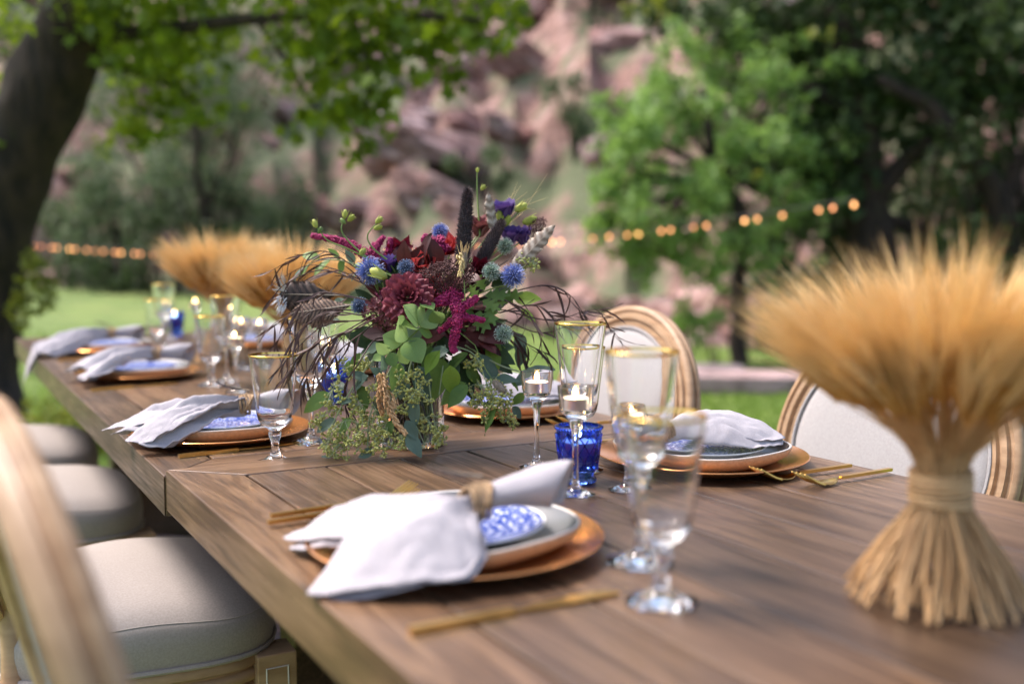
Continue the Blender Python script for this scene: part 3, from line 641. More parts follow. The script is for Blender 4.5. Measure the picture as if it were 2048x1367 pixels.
def squircle(me, k=.045):
    for v in me.vertices:
        a = math.atan2(v.co.y, v.co.x); s = 1 - k * math.cos(4 * a) * ss(.05, .12, math.hypot(v.co.x, v.co.y)); v.co.x *= s; v.co.y *= s
squircle(ME['dinner'])
for v_ in ME['dinner'].vertices: v_.co.z *= ZS

def napkin_mesh(fan, amp=.004, npl=3, puff=.012, W2=.026, L2=.115, pc=(0, 0), zr=.068, seed=0, edge=None, wr=.0016, lay=True, fold=0.):
    """ring at the origin; fan: (degrees from -X, reach) outline of the spread cloth; pc: plate centre; heights above the table minus zr"""
    g = random.Random(seed); mb = MB(); off = Vector((seed * 3.1, 1.7, 0))
    sup = [(0, .050), (.10, .046), (.133, .040), (.166, .027), (.20, .017), (.25, .009), (.5, .009)]
    def support(r):
        for (r0, z0), (r1, z1) in zip(sup, sup[1:]):
            if r <= r1: t = (r - r0) / (r1 - r0); return z0 + (z1 - z0) * t
        return .009
    def reach(d):
        for (d0, r0), (d1, r1) in zip(fan, fan[1:]):
            if d <= d1: t = (d - d0) / (d1 - d0); return r0 + (r1 - r0) * t
        return fan[-1][1]
    def spread(sc, dz, rot, nu=34, nv=64, ph=0.):
        P = []; d0, d1 = fan[0][0], fan[-1][0]
        for i in range(nu + 1):
            u = i / nu; row = []
            for j in range(nv + 1):
                v = j / nv; dg = d0 + (d1 - d0) * v; L = reach(dg) * sc; a = R(dg + rot)
                k = ss(0, .55, u); x = -L * u * math.cos(a * (1 - .25 * (1 - k))); y = L * u * math.sin(a) * (.55 + .45 * k) + (2 * v - 1) * .017 * (1 - u)
                z = support(math.hypot(x - pc[0], y - pc[1])); lift = (1 - u) ** 1.5
                z += dz + .010 * lift + puff * math.sin(math.pi * min(1, u * .9 + .12)) * math.sin(math.pi * v) ** .7
                z += amp * math.cos(2 * math.pi * npl * v + ph + 1.5 * u) * (.45 + .55 * (1 - u) ** .7)
                z += fold * ss(.25, .7, u) * (abs(math.sin(math.pi * (2.5 * v + .15 * math.sin(5 * u)))) ** .6 - .5)
                q = Vector((x * 26, y * 26, dz * 50)) + off; z += wr * noise.noise(q) * 2 + wr * 2.6 * (abs(noise.noise(q * 1.9 + Vector((5, 0, 0)))) - .25) - .0016 * math.exp(-((v - .5) / .018) ** 2) * u + (.0009 if u > .93 else (-.0006 if u > .88 else 0))
                if edge is not None and x < edge: z -= min(.09, (edge - x) * 1.15) + .010; x = edge - .004 - (edge - x) * .45
                row.append((x, y, z - zr))
            P.append(row)
        mb.grid(P)
    spread(1.0, .004 + fold * .4, 0, ph=g.uniform(0, 6))
    if lay: spread(.93, -.0022, g.choice((-5, 5)), ph=g.uniform(0, 6))
    P = []; n = 60; m = 20                                         # the rolled end: a loose spiral of cloth
    for i in range(m + 1):
        u = i / m; row = []; ww = .016 + (W2 - .016) * ss(0, .9, u); hh = .014 + .013 * ss(0, .9, u)
        for j in range(n + 1):
            t = j / n; a = 2 * math.pi * (1.55 * t) - 1.2; f = 1 - .42 * t; x = L2 * u * (1 + .10 * math.sin(a) + .24 * math.cos(a) * u - .16 * t * u)
            row.append((x, ww * f * math.cos(a) + .001 * math.sin(9 * t + 4 * u), .011 + hh * f * math.sin(a) + .006 * u - .010 * u ** 3 + wr * noise.noise(Vector((x * 40, a, seed)))))
        P.append(row)
    mb.grid(P); return mb.mesh('napkin', M['napkin'])
tw = MB()
for s in range(6):
    P = []
    for k in range(25):
        a = 2 * math.pi * k / 24; P.append((-.010 + .0040 * s + .0035 * math.sin(a * 2 + s) + .005 * math.sin(a), .0205 * math.cos(a) * (1 + .06 * math.sin(3 * a + 2 * s)), .0095 + .0175 * math.sin(a) * (1 + .06 * math.sin(4 * a + s))))
    tw.tube(P, .0023, 6, caps=False)
ME['ring'] = tw.mesh('napkin_ring', M['twine'])
def feather_mesh(L, W, mat, curl=.12, n=60, seed=0, down=0):
    g = random.Random(seed); mb = MB(); P = []; cut = []; q = 1
    for i in range(n + 1): q = 1 if g.random() < .25 else max(.72, min(1, q + g.uniform(-.12, .10))); cut.append((q, g.uniform(.88, 1)))
    for i in range(n + 1):
        t = i / n; w = W * (.10 + .90 * ss(-.02, .38, t)) * math.sqrt(max(.0004, 1 - ss(.62, 1.0, t) ** 1.6)); z = curl * L * (t * t); row = []
        for v in (-1, -.66, -.33, -.06, .06, .33, .66, 1):
            k = cut[i][0] if abs(v) > .9 else (1 if abs(v) < .7 else cut[i][1]); row.append((L * t + abs(v) * w * .55 * (1 - t) - .0, v * k * w * (.72 if v < 0 else 1), z - .22 * w * v * v + .03 * w * math.sin(37 * t) * abs(v)))
        P.append(row)
    mb.grid(P); mb.tube([(L * (t - .14), 0, curl * L * t * abs(t) + .0006) for t in [k / 12 for k in range(13)]] + [(L * .96, 0, curl * L * .92)], [.0015 * (1 - .8 * k / 13) for k in range(14)], 6, 1)
    for i in range(int(60 + down)):                                # loose barbs along the edges, down at the tip
        tip_ = i < down; t = g.uniform(.86, 1.02) if tip_ else g.uniform(.08, .9); a = g.uniform(-1, 1) if tip_ else g.choice((-.72, 1)); w = W * (.10 + .90 * ss(-.02, .38, t)) * math.sqrt(max(.0004, 1 - ss(.62, 1.0, min(t, 1)) ** 1.6))
        b = (L * t, a * (W * .7 if tip_ else w * .8), curl * L * t * t); mb.spike(b, (g.uniform(.2, 1), a * (1.6 if tip_ else .7) + g.uniform(-.4, .4), g.uniform(-.4, .6)), L * g.uniform(.1, .22) if tip_ else W * g.uniform(.3, .6), .0012 if tip_ else .0005, 2 if tip_ else 0)
    return mb.mesh('feather', mat)
def feather_mat(name, dark, light, freq=700, ed=(.42, .62)):
    m = NT(name); tc = m.new('ShaderNodeTexCoord'); sx = m.new('ShaderNodeSeparateXYZ'); m.l(tc.outputs['Object'], sx.inputs[0])
    ab = m.new('ShaderNodeMath', operation='ABSOLUTE'); m.l(sx.outputs[1], ab.inputs[0]); ma = m.new('ShaderNodeMath', operation='MULTIPLY_ADD'); m.l(ab.outputs[0], ma.inputs[0]); ma.inputs[1].default_value = -.7; m.l(sx.outputs[0], ma.inputs[2])
    nz = m.noise(m.coords((1, 1, 1)), 160, 3); m2 = m.new('ShaderNodeMath', operation='MULTIPLY_ADD'); m.l(nz, m2.inputs[0]); m2.inputs[1].default_value = .006; m.l(ma.outputs[0], m2.inputs[2])
    m3 = m.new('ShaderNodeMath', operation='MULTIPLY'); m.l(m2.outputs[0], m3.inputs[0]); m3.inputs[1].default_value = freq; sn = m.new('ShaderNodeMath', operation='SINE'); m.l(m3.outputs[0], sn.inputs[0])
    m4 = m.new('ShaderNodeMath', operation='MULTIPLY_ADD'); m.l(sn.outputs[0], m4.inputs[0]); m4.inputs[1].default_value = .3; m4.inputs[2].default_value = .5
    fine = m.noise(m.coords((1, .12, 1)), 900, 2); m5 = m.new('ShaderNodeMath', operation='MULTIPLY_ADD'); m.l(fine, m5.inputs[0]); m5.inputs[1].default_value = .35; m5.inputs[2].default_value = -.17; m6 = m.new('ShaderNodeMath', operation='ADD'); m.l(m4.outputs[0], m6.inputs[0]); m.l(m5.outputs[0], m6.inputs[1])
    m.l(m.ramp(m6.outputs[0], [(ed[0], dark), (ed[1], light)]), m.b.inputs['Base Color']); m.set(Roughness=.7); m.bump(fine, .4, .001); return m.mat
M['feather_dark'] = feather_mat('dark_feather', (.022, .013, .010), (.075, .045, .035), 500)
M['feather_stripe'] = feather_mat('striped_feather', (.05, .028, .02), (.24, .15, .10), 900)
M['feather_pale'] = feather_mat('pale_feather', (.20, .145, .105), (.46, .39, .32), 420, (.25, .8))
M['quill'] = pm('quill', (.35, .29, .22), rough=.4); M['down'] = pm('white_down', (.80, .78, .74), rough=.8)
ME['small_feather'] = feather_mesh(.058, .010, [M['feather_dark'], M['quill']], .15, 24, 4)

def rect_bar(mb, pts, w, th):                                      # flat bar along pts (x,y,z, width factor)
    P = []
    for i, (x, y, z, k) in enumerate(pts): P.append([(x, y - w * k / 2, z + th), (x, y + w * k / 2, z + th), (x, y + w * k / 2, z), (x, y - w * k / 2, z)])
    mb.grid(P, 0, True); n = len(P); mb.add(P[0], [(0, 1, 2, 3)]); mb.add(P[-1], [(3, 2, 1, 0)])
def knife_mesh():
    mb = MB(); rect_bar(mb, [(0, 0, 0, 1), (.10, 0, 0, 1), (.102, 0, 0, 1)], .0098, .0058); h = mb.mesh('knife_handle', M['gold'], False)
    mb = MB(); rect_bar(mb, [(.102, 0, .001, .8), (.107, 0, .001, .36), (.114, 0, .001, .6), (.13, .001, .001, 1.5), (.165, .0015, .001, 2.0), (.19, .0015, .001, 2.0), (.206, .0, .001, 1.5), (.216, -.004, .001, .4)], .0085, .0022); return h, mb.mesh('knife_blade', M['gold'], False)
ME['kh'], ME['kb'] = knife_mesh()
def fork_mesh():                                                   # tines towards +X, lifted like a resting fork
    mb = MB(); rect_bar(mb, [(0, 0, .004, 1), (.10, 0, .0045, .95), (.112, 0, .0045, .6)], .0075, .0045); h = mb.mesh('fork_handle', M['gold'], False)
    mb = MB(); P = []
    for x, w, z in [(.110, .0035, .0045), (.122, .0038, .0040), (.128, .0085, .0022), (.136, .0122, .0010), (.147, .0138, .0008), (.156, .0138, .0020), (.161, .0132, .0036)]:
        P.append([(x, w * v, z + .0022 * v * v) for v in (-1, -.5, 0, .5, 1)])
    mb.grid(P)
    for k in range(4):
        y = -.0114 + .0076 * k; mb.tube([(.1585, y, .0038), (.172, y, .0085), (.186, y * 1.02, .0155), (.200, y * 1.04, .0235)], [.0023, .0022, .0019, .0010], 6)
    return h, mb.mesh('fork_head', M['gold'])
ME['fh'], ME['fd'] = fork_mesh()
def knife(p, rz, label):
    t = thing('table_knife', label, 'knife', p, rz, 'gold cutlery'); link('handle', ME['kh'], t); link('blade', ME['kb'], t)
def fork(p, rz, label):
    t = thing('table_fork', label, 'fork', p, rz, 'gold cutlery'); link('handle', ME['fh'], t); o = link('tines', ME['fd'], t)
    o.modifiers.new('thickness', 'SOLIDIFY').thickness = .0012

def setting(x, y, who, nap, nxy, nrot, nz=.058, feather=True, tip=0.0):
    z = tz(y)
    tp3 = math.atan(FAR_SLOPE) if y > 1.575 else 0
    for nm, key, zz, lab, cat in [('charger_plate', 'charger', 0, 'copper-gold charger plate under ' + who, 'plate'), ('dinner_plate', 'dinner', .0058, 'grey-glazed stoneware dinner plate under ' + who, 'plate'), ('salad_plate', 'salad', .0130, 'blue and white patterned salad plate under ' + who, 'plate')]:
        o = link(nm, ME[key], None, Matrix.Translation((x, y, z + zz)) @ Matrix.Rotation(tp3, 4, 'X') @ Matrix.Rotation(rnd.uniform(0, 6), 4, 'Z')); tag(o, lab, cat, key + ' plates at the place settings')
    Mx = Matrix.Translation((nxy[0], nxy[1], z + nz)) @ Matrix.Rotation(nrot, 4, 'Z') @ Matrix.Rotation(tip, 4, 'Y')
    me = nap; o = link('napkin', me, None, Mx); o.modifiers.new('thickness', 'SOLIDIFY').thickness = .0007; tag(o, NAPL[who], 'napkin', 'linen napkins at the place settings')
    o = link('napkin_ring', ME['ring'], None, Mx); tag(o, 'twine napkin ring tied round ' + who, 'napkin ring', 'twine napkin rings')
    if feather:
        o = link('feather', ME['small_feather'], None, Mx @ Matrix.Translation((.004, .004, .036)) @ Matrix.Rotation(R(172), 4, 'Z') @ Matrix.Rotation(R(-12), 4, 'Y')); tag(o, 'small dark feather tucked into the twine round ' + who, 'feather', 'feathers tucked into napkin rings')
NAPL = {'the swallow-tailed napkin': 'broad flat linen napkin spread in a two-pointed swallow tail', 'the rolled-fold napkin': 'linen napkin in rolled folds with two pointed corners beside the table joint',
        'the draped napkin': 'linen napkin draped in three loose folds beside a lone knife', 'the overhanging napkin': 'linen napkin whose tail hangs over the table edge at the end place',
        'the puffed napkin': 'puffed white linen napkin with folded corner beside two gold forks', 'the napkin behind the vase': 'linen napkin on the plates behind the flower vase', 'the napkin behind the feathers': 'linen napkin on the second table behind the dark feather spray', 'the napkin past the sheaves': 'linen napkin on the second table behind the wheat sheaves'}
n1 = napkin_mesh([(-64, .080), (-54, .108), (-36, .128), (-20, .150), (-2, .192), (10, .158), (22, .138), (34, .172), (46, .232), (60, .185), (78, .135)], .0040, 2.5, .024, .036, .118, (.012, .069), .058, 1)
n2 = napkin_mesh([(-24, .170), (-13, .218), (-5, .172), (4, .172), (15, .245), (25, .165)], .0115, 2.1, .016, .027, .095, (-.026, .065), .055, 2, wr=.0022, fold=.013)
n3 = napkin_mesh([(-34, .190), (-26, .250), (-12, .180), (2, .200), (12, .235), (22, .170)], .0120, 2.2, .018, .032, .10, (-.032, .04), .055, 5, wr=.0022, fold=.013)
n4 = napkin_mesh([(-22, .21), (-14, .27), (-4, .31), (6, .26), (18, .22)], .009, 2.4, .020, .032, .10, (0, .05), .055, 7, edge=-.235, wr=.0022, fold=.013)
nR = napkin_mesh([(-30, .15), (-18, .215), (-8, .235), (4, .245), (16, .215), (26, .16)], .003, 1.0, .030, .026, .075, (-.113, -.04), .055, 9)
setting(.506, .974, 'the swallow-tailed napkin', n1, (.494, .905), R(0), tip=R(-4))
setting(.474, 1.865, 'the rolled-fold napkin', n2, (.500, 1.80), R(-2), .055)
setting(.508, 2.84, 'the draped napkin', n3, (.540, 2.80), R(6), .055)
setting(.545, 3.60, 'the overhanging napkin', n4, (.545, 3.55), R(3), .055)
setting(1.058, 1.19, 'the puffed napkin', nR, (.945, 1.150), R(184), .055, False)
setting(1.075, 1.835, 'the napkin behind the vase', nR, (.98, 1.80), R(180), .055, False)
setting(1.05, 2.70, 'the napkin behind the feathers', nR, (.955, 2.67), R(180), .055, False)
setting(1.05, 3.55, 'the napkin past the sheaves', nR, (.955, 3.52), R(180), .055, False)
def tpos(x, y): return (x, y, tz(y))
knife(tpos(.352, .764), R(-2), 'gold table knife lying by itself before the swallow-tailed napkin')
fork(tpos(.362, 1.192), R(3), 'gold fork half covered by the tail of the swallow-tailed napkin'); fork(tpos(.350, 1.164), R(2), 'gold fork nearly hidden under the tail of the swallow-tailed napkin')
knife(tpos(.362, 1.700), R(6), 'gold table knife beside the rolled-fold napkin and a short goblet'); knife(tpos(.352, 2.612), R(10), 'gold table knife beside the draped napkin'); knife(tpos(.36, 3.36), R(6), 'gold table knife beside the overhanging napkin')
fork(tpos(1.222, 1.034), R(180), 'gold fork lying nearer the puffed napkin of the pair'); fork(tpos(1.250, .982), R(181), 'gold fork lying farther from the puffed napkin of the pair')
fork(tpos(1.235, 1.60), R(180), 'gold fork beside the napkin behind the vase, closer to its plates'); fork(tpos(1.235, 1.555), R(178), 'gold fork beside the napkin behind the vase, closer to the table joint')
knife(tpos(1.235, 1.415), R(180), 'gold table knife beyond the puffed napkin plates')

# ------------------------------------------------------------------ goblets
def goblet_meshes(kind):
    if kind == 'short':
        out = [(.0, .0), (.034, 0), (.0345, .0015), (.030, .0035), (.016, .008), (.0085, .015), (.0062, .026), (.0068, .036), (.0098, .044), (.0108, .049), (.0085, .054), (.0125, .058), (.0215, .064), (.0268, .073), (.0292, .085), (.0325, .115), (.0362, .148), (.0394, .178)]; zi = .064; wall = .0014; h = .178
        inn = [(.0384, .1778), (.0349, .148), (.0311, .115), (.0278, .086), (.0250, .075), (.0190, .0685), (.0, .066)]
    else:
        out = [(.0, .0), (.036, 0), (.0365, .0014), (.031, .0032), (.015, .0075), (.0072, .014), (.0044, .028), (.0038, .055), (.0042, .078), (.0075, .088), (.0100, .094), (.0080, .099), (.0130, .104), (.0215, .110), (.0262, .119), (.0290, .134), (.0322, .166), (.0360, .200), (.0394, .226)]; h = .226
        inn = [(.0384, .2258), (.0348, .200), (.0309, .166), (.0276, .136), (.0246, .122), (.0185, .1150), (.0, .1125)]
    fl = lambda a, i: 1 + (.045 * math.cos(8 * a) if (kind == 'short' and 6 <= i <= 12) or (kind == 'tall' and 8 <= i <= 12) else 0)
    ns = 13 if kind == 'short' else 14
    mb = MB(); mb.lathe(out + inn, 56, rmod=fl); g = mb.mesh('goblet_glass', M['glass'])
    mb = MB(); r = .0394; mb.lathe([(r - .00055, h - .0027), (r + .0002, h - .0027), (r + .0007, h), (r + .0002, h + .0006), (r - .0014, h + .0006), (r - .0020, h - .0027), (r - .0012, h - .0027)], 56); return g, mb.mesh('gold_band', M['gold_rim'])
GOB = {k: goblet_meshes(k) for k in ('short', 'tall')}
def goblet(kind, x, y, label, rz=0):
    t = thing('goblet', label, 'goblet', (x, y, tz(y) + .0004), rz, 'gold-rimmed goblets'); b = link('glass', GOB[kind][0], t); link('gold_rim', GOB[kind][1], b)
goblet('short', .590, .716, 'short gold-rimmed goblet standing before the swallow-tailed napkin', .2); goblet('tall', .650, .826, 'tall gold-rimmed goblet standing next to the short one by the swallow-tailed napkin', .5)
goblet('short', .490, 1.582, 'short gold-rimmed goblet in front of the rolled-fold napkin plates', .1); goblet('tall', .600, 1.722, 'tall gold-rimmed goblet between the rolled-fold napkin and the hanging berries', .3)
goblet('tall', .860, 1.243, 'tall gold-rimmed goblet rising behind the cobalt blue votive', .4); goblet('short', .936, 1.350, 'short gold-rimmed goblet behind the tall goblet and blue votive', .7)
goblet('short', .634, 2.575, 'short gold-rimmed goblet beside the draped napkin', .2); goblet('tall', .688, 2.63, 'tall gold-rimmed goblet beside the draped napkin', .9)
goblet('short', .684, 3.50, 'short gold-rimmed goblet beside the overhanging napkin', .6); goblet('tall', .735, 3.62, 'tall gold-rimmed goblet beside the overhanging napkin', .1)
goblet('short', .92, 2.52, 'short gold-rimmed goblet by the napkin behind the feathers', .3); goblet('tall', .86, 2.42, 'tall gold-rimmed goblet by the napkin behind the feathers', .8)

# ------------------------------------------------------------------ candles
def holder_mesh(h):
    out = [(0, 0), (.027, 0), (.0275, .0014), (.022, .003), (.010, .007), (.0052, .014), (.0042, .03), (.0040, h - .085), (.0055, h - .062), (.0105, h - .046), (.0150, h - .040), (.0205, h - .036), (.0228, h - .028), (.0252, h - .002), (.0250, h)]
    inn = [(.0238, h), (.0236, h - .003), (.0212, h - .027), (.0195, h - .0315), (0, h - .0325)]; mb = MB(); mb.lathe(out + inn, 48); return mb.mesh('candle_stand', M['glass'])
ME['h150'] = holder_mesh(.150); ME['h118'] = holder_mesh(.118)
def tealight_parts():
    mb = MB(); mb.lathe([(0, 0), (.0178, 0), (.0182, .001), (.0182, .0145), (.0185, .0150), (.0176, .0150), (.0176, .0020), (0, .0016)], 40); cup = mb.mesh('tealight_cup', M['aluminium'])
    mb = MB(); mb.lathe([(0, .0020), (.0174, .0021), (.0174, .0134), (.016, .0130), (.003, .0126), (0, .0128)], 40); wax = mb.mesh('wax', M['wax'])
    mb = MB(); mb.tube([(0, 0, .0124), (.0004, 0, .016), (.0016, .0006, .0192)], [.0008, .0008, .0006], 6); wick = mb.mesh('wick', M['wick'])
    mb = MB(); P = []
    for z, r in [(0, .0008), (.002, .0026), (.005, .0036), (.009, .0034), (.014, .0022), (.017, .0010), (.020, .0002)]: z *= .72; r *= 1.1; P.append([(.0012 + z * .06 + r * math.cos(2 * math.pi * j / 12), r * math.sin(2 * math.pi * j / 12), .0165 + z) for j in range(12)])
    mb.grid(P, 0, True); return cup, wax, wick, mb.mesh('flame', M['flame'])
TL = tealight_parts()
def tealight(p, label, cup=True, name='tealight', s=1.0):
    t = thing(name, label, 'candle', p, rnd.uniform(0, 6), 'lit candles'); t.scale = (s, s, s)
    if cup: link('metal_cup', TL[0], t)
    for nm, me in zip(('wax', 'wick', 'flame'), TL[1:]): link(nm, me, t)
def stand(x, y, label, h=.150, rz=0):
    z = tz(y) + .0004; o = link('candle_stand', ME['h150' if h > .13 else 'h118'], None, Matrix.Translation((x, y, z))); tag(o, 'clear stemmed glass candle holder ' + label, 'candle holder', 'stemmed glass candle holders')
    tealight((x, y, z + h - .0318), 'lit tealight in the stemmed glass holder ' + label)
stand(.814, 1.293, 'behind the blue votive, closer to the vase'); stand(.764, 1.114, 'whose foot stands before the blue votive'); stand(.842, 1.098, 'beside the copper plate of the puffed napkin', .118)
FC = [(391, 602, 4.0, 'beyond the draped napkin at the table end'), (483, 637, 2.9, 'between the two wheat sheaves, of the close pair'), (518, 638, 2.85, 'standing next to the sheaf behind the dark feather'), (470, 659, 2.42, 'next to the tall goblet by the draped napkin'), (466, 617, 3.5, 'just beyond the close pair between the sheaves'), (338, 617, 3.85, 'next to the blue votive at the table end'), (656, 672, 2.25, 'by the blue votive behind the hanging berries')]
for px, py, d, lab in FC:
    p = at(px, py + 6, d); stand(p.x, p.y, lab)

def votive_meshes():
    h = .083
    def rib(a, i): return 1 + (.022 * math.cos(16 * a) if 5 <= i <= 9 else 0)
    out = [(0, 0), (.0235, 0), (.0262, .002), (.0262, .0065), (.0215, .0105), (.0235, .015), (.0272, .024), (.0300, .038), (.0314, .054), (.0322, .070), (.0330, .0755), (.0335, .0805), (.0325, h)]
    inn = [(.0295, h), (.0292, .07), (.0282, .05), (.0262, .035), (.0215, .022), (.012, .018), (0, .0175)]
    mb = MB(); mb.lathe(out + inn, 96, rmod=rib); g = mb.mesh('votive_glass', M['blue_glass'])
    mb = MB()
    for k in range(40): a = 2 * math.pi * k / 40; mb.ball((.0332 * math.cos(a), .0332 * math.sin(a), .0800), .0027, 7, 5)
    bead = mb.mesh('beaded_rim', M['blue_glass'])
    mb = MB()                                                      # pressed diamonds and arches
    for k in range(12):
        a0 = 2 * math.pi * k / 12; w = math.pi / 12
        pt = lambda da, z: ((.0268 + .0055 * ss(.02, .07, z) + .0010) * math.cos(a0 + da), (.0268 + .0055 * ss(.02, .07, z) + .0010) * math.sin(a0 + da), z)
        mb.tube([pt(-w, .058), pt(0, .071), pt(w, .058), pt(0, .045), pt(-w, .058)], .0013, 5)
        mb.tube(smooth_path([pt(-w * .7, .020), pt(-w * .7, .036), pt(0, .043), pt(w * .7, .036), pt(w * .7, .020)], 4), .0013, 5)
    return g, bead, mb.mesh('pressed_pattern', M['blue_glass'])
VT = votive_meshes()
mb = MB(); mb.lathe([(0, 0), (.0195, 0), (.0255, .012), (.0272, .040), (.0262, .0402), (.003, .0385), (0, .0388)], 40); ME['vwax'] = mb.mesh('wax', M['wax'])
def votive(x, y, label, s=1.0):
    z = tz(y) + .0004; t = thing('votive_holder', 'cobalt blue pressed-glass votive ' + label, 'candle holder', (x, y, z), rnd.uniform(0, 1), 'cobalt blue votives'); t.scale = (s, s, s); g = link('glass', VT[0], t); link('beaded_rim', VT[1], t); link('pressed_pattern', VT[2], t)
    c = thing('votive_candle', 'lit white candle inside the cobalt votive ' + label, 'candle', (x, y, z + .0205 * s), 1.0, 'lit candles'); c.scale = (s, s, s)
    w = link('wax', ME['vwax'], c); 
    for nm, me in (('wick', TL[2]), ('flame', TL[3])): link(nm, me, c, Matrix.Translation((0, 0, .0260)) @ Matrix.Scale(1.25, 4))
votive(.812, 1.176, 'beside the stemmed tealight holders'); p = on_far(668, 803); votive(p.x, p.y, 'behind the hanging berries and flower vase'); p = on_far(350, 670); votive(p.x, p.y, 'at the end of the second table', 1.15)

# ------------------------------------------------------------------ wheat sheaves
def stalk_mesh(seed):
    g = random.Random(seed); mb = MB(); rb_, rw, rt = .024 + .062 * g.random() ** .8, .004 + .020 * g.random() ** .6, .012 + .082 * g.random() ** .6
    k = g.uniform(-.03, .03); top = .203 + .004 * (1 - rt / .11) + g.uniform(-.020, .010); sw = g.uniform(-.012, .012)
    pts = [(rb_, 0, .0012 + (g.uniform(.004, .02) if g.random() < .2 else 0)), (rb_ * .62 + rw * .38, k * .3, .045), (rw * 1.05, k * .1, .095), (rw, 0, .112), (rw + .07 * (rt - rw), sw * .3, .140), (rw + .42 * (rt - rw), sw * .6, top - .030), (rt, sw, top)]
    P = smooth_path(pts, 4); mb.tube(P, [.00125 - .0004 * i / len(P) for i in range(len(P))], 5, 0)
    d = (P[-1] - P[-4]).normalized(); d = (d + Vector((g.uniform(-.07, .07), g.uniform(-.10, .10), .16))).normalized(); b = P[-1]; L = g.uniform(.040, .055); u = d.orthogonal().normalized(); w = d.cross(u)
    for i in range(13):                                            # spikelets in two rows, each with a long awn
        s = (-1) ** i; t = i / 13; c = b + d * (L * t) + u * s * .0028; mb.ball(c, .0030, 5, 3, 1, 2.0, d + u * s * .35)
        for e in range(2 if g.random() < .55 else 1):
            q = w * g.uniform(-.16, .16); dd = (d + u * s * g.uniform(.03, .17) + q + Vector((.14 * d.x, 0, 0))).normalized(); al = g.uniform(.060, .105); e0 = c + d * .004; mid = e0 + dd * al * .5; end = mid + (dd + Vector((d.x * .25, q.y, g.uniform(-.05, .15)))).normalized() * al * .5
            s1 = dd.orthogonal().normalized() * .0009; s2 = dd.cross(s1).normalized() * .0009
            mb.add([e0 + s1, e0 - s1 * .5 + s2, e0 - s1 * .5 - s2, mid + s1 * .7, mid - s1 * .35 + s2 * .7, mid - s1 * .35 - s2 * .7, end], [(0, 1, 4, 3), (1, 2, 5, 4), (2, 0, 3, 5), (3, 4, 6), (4, 5, 6), (5, 3, 6)], 2)
    return mb.mesh('wheat_stalk', [M['straw'], M['ear'], M['awn']])
STALK = [stalk_mesh(100 + i) for i in range(40)]
def sheaf(p, label, n, s=1.0, rz=0, seed=0):
    g = random.Random(seed); t = thing('wheat_sheaf', label, 'wheat sheaf', p, rz, 'wheat sheaves on the tables'); t.scale = (1 + (s - 1) * .2, 1 + (s - 1) * .2, s)
    for i in range(n): link('wheat_stalk', STALK[i % len(STALK)], t, Matrix.Rotation(2.39996 * i + g.uniform(-.2, .2), 4, 'Z') @ Matrix.Scale(g.uniform(.94, 1.06), 4, (0, 0, 1)))
    mb = MB()
    for k in range(9): mb.tube([(.0275 * math.cos(2 * math.pi * j / 24), .0275 * math.sin(2 * math.pi * j / 24), .094 + .0034 * k + .002 * math.sin(2 * math.pi * j / 24 + k)) for j in range(25)], .0022, 5, caps=False)
    part('twine_binding', mb, M['straw'], t)
sheaf((.826, .592, tz(.59)), 'big wheat sheaf standing beside the puffed napkin and forks', 290, 1.0, .3, 1)
p = on_far(446, 724); sheaf((p.x, p.y, tz(p.y)), 'wheat sheaf on the second table between the draped napkin and candles', 240, 1.24, 1.0, 2)
p = on_far(592, 782); sheaf((p.x, p.y, tz(p.y)), 'wheat sheaf standing just behind the dark feather and flowers', 240, 1.15, 2.0, 3)
# ------------------------------------------------------------------ the flower arrangement
VX, VY, VZ = .728, 1.574, TABLE_Z + .0008
def B(px, py, dd=0.0): return at(px, py, 1.72 + dd)
rq = random.Random(77)
t = thing('glass_vase', 'clear cylindrical glass vase holding the flower arrangement', 'vase', (VX, VY, VZ))
mb = MB(); mb.lathe([(0, 0), (.0585, 0), (.0605, .002), (.0605, .165), (.0595, .166), (.0578, .1645), (.0578, .009), (.055, .0075), (0, .0075)], 72); part('glass', mb, M['glass'], t)
M['water'] = glassm('water', (.97, .98, .95), 1.33)
mb = MB(); mb.lathe([(0, .0082), (.0545, .0084), (.0572, .0098), (.0572, .095), (0, .0948)], 64); part('water', mb, M['water'], t)
M['stem_green'] = pm('green_stem', (.10, .17, .03), (.20, .28, .06), rough=.5, scale=30)
M['stem_dark'] = pm('dark_stem', (.045, .02, .018), (.09, .045, .035), rough=.6, scale=30)
M['stem_tan'] = pm('tan_stem', (.28, .20, .09), (.38, .28, .14), rough=.6, scale=30)
GF = 'stems in the flower arrangement'
def flower(name, label, cat, head, mat, r=.0016, bend=None):
    """a cut stem standing in the vase; its Empty is at the stem's foot"""
    a = rq.uniform(0, 6.28); foot = Vector((VX + .035 * math.cos(a), VY + .035 * math.sin(a), VZ + .012)); th = a + 2.6
    mouth = Vector((VX + rq.uniform(-.03, .03), VY + rq.uniform(-.03, .03), VZ + .165)); head = Vector(head)
    dr = Vector((head.x - VX, head.y - VY, 0)); n = dr.length
    if n > .045: mouth = Vector((VX, VY, VZ + .170)) + dr / n * .042
    mid = bend or (mouth + (head - mouth) * .5 + Vector((0, 0, .03)))
    t = thing(name, label, cat, foot, group=GF); mb = MB(); P = smooth_path([foot, (foot + mouth) * .5, mouth, mid, head], 5); mb.tube(P, [r * 1.25 - r * .5 * i / len(P) for i in range(len(P))], 6)
    part('stem', mb, mat, t, world=True); return t

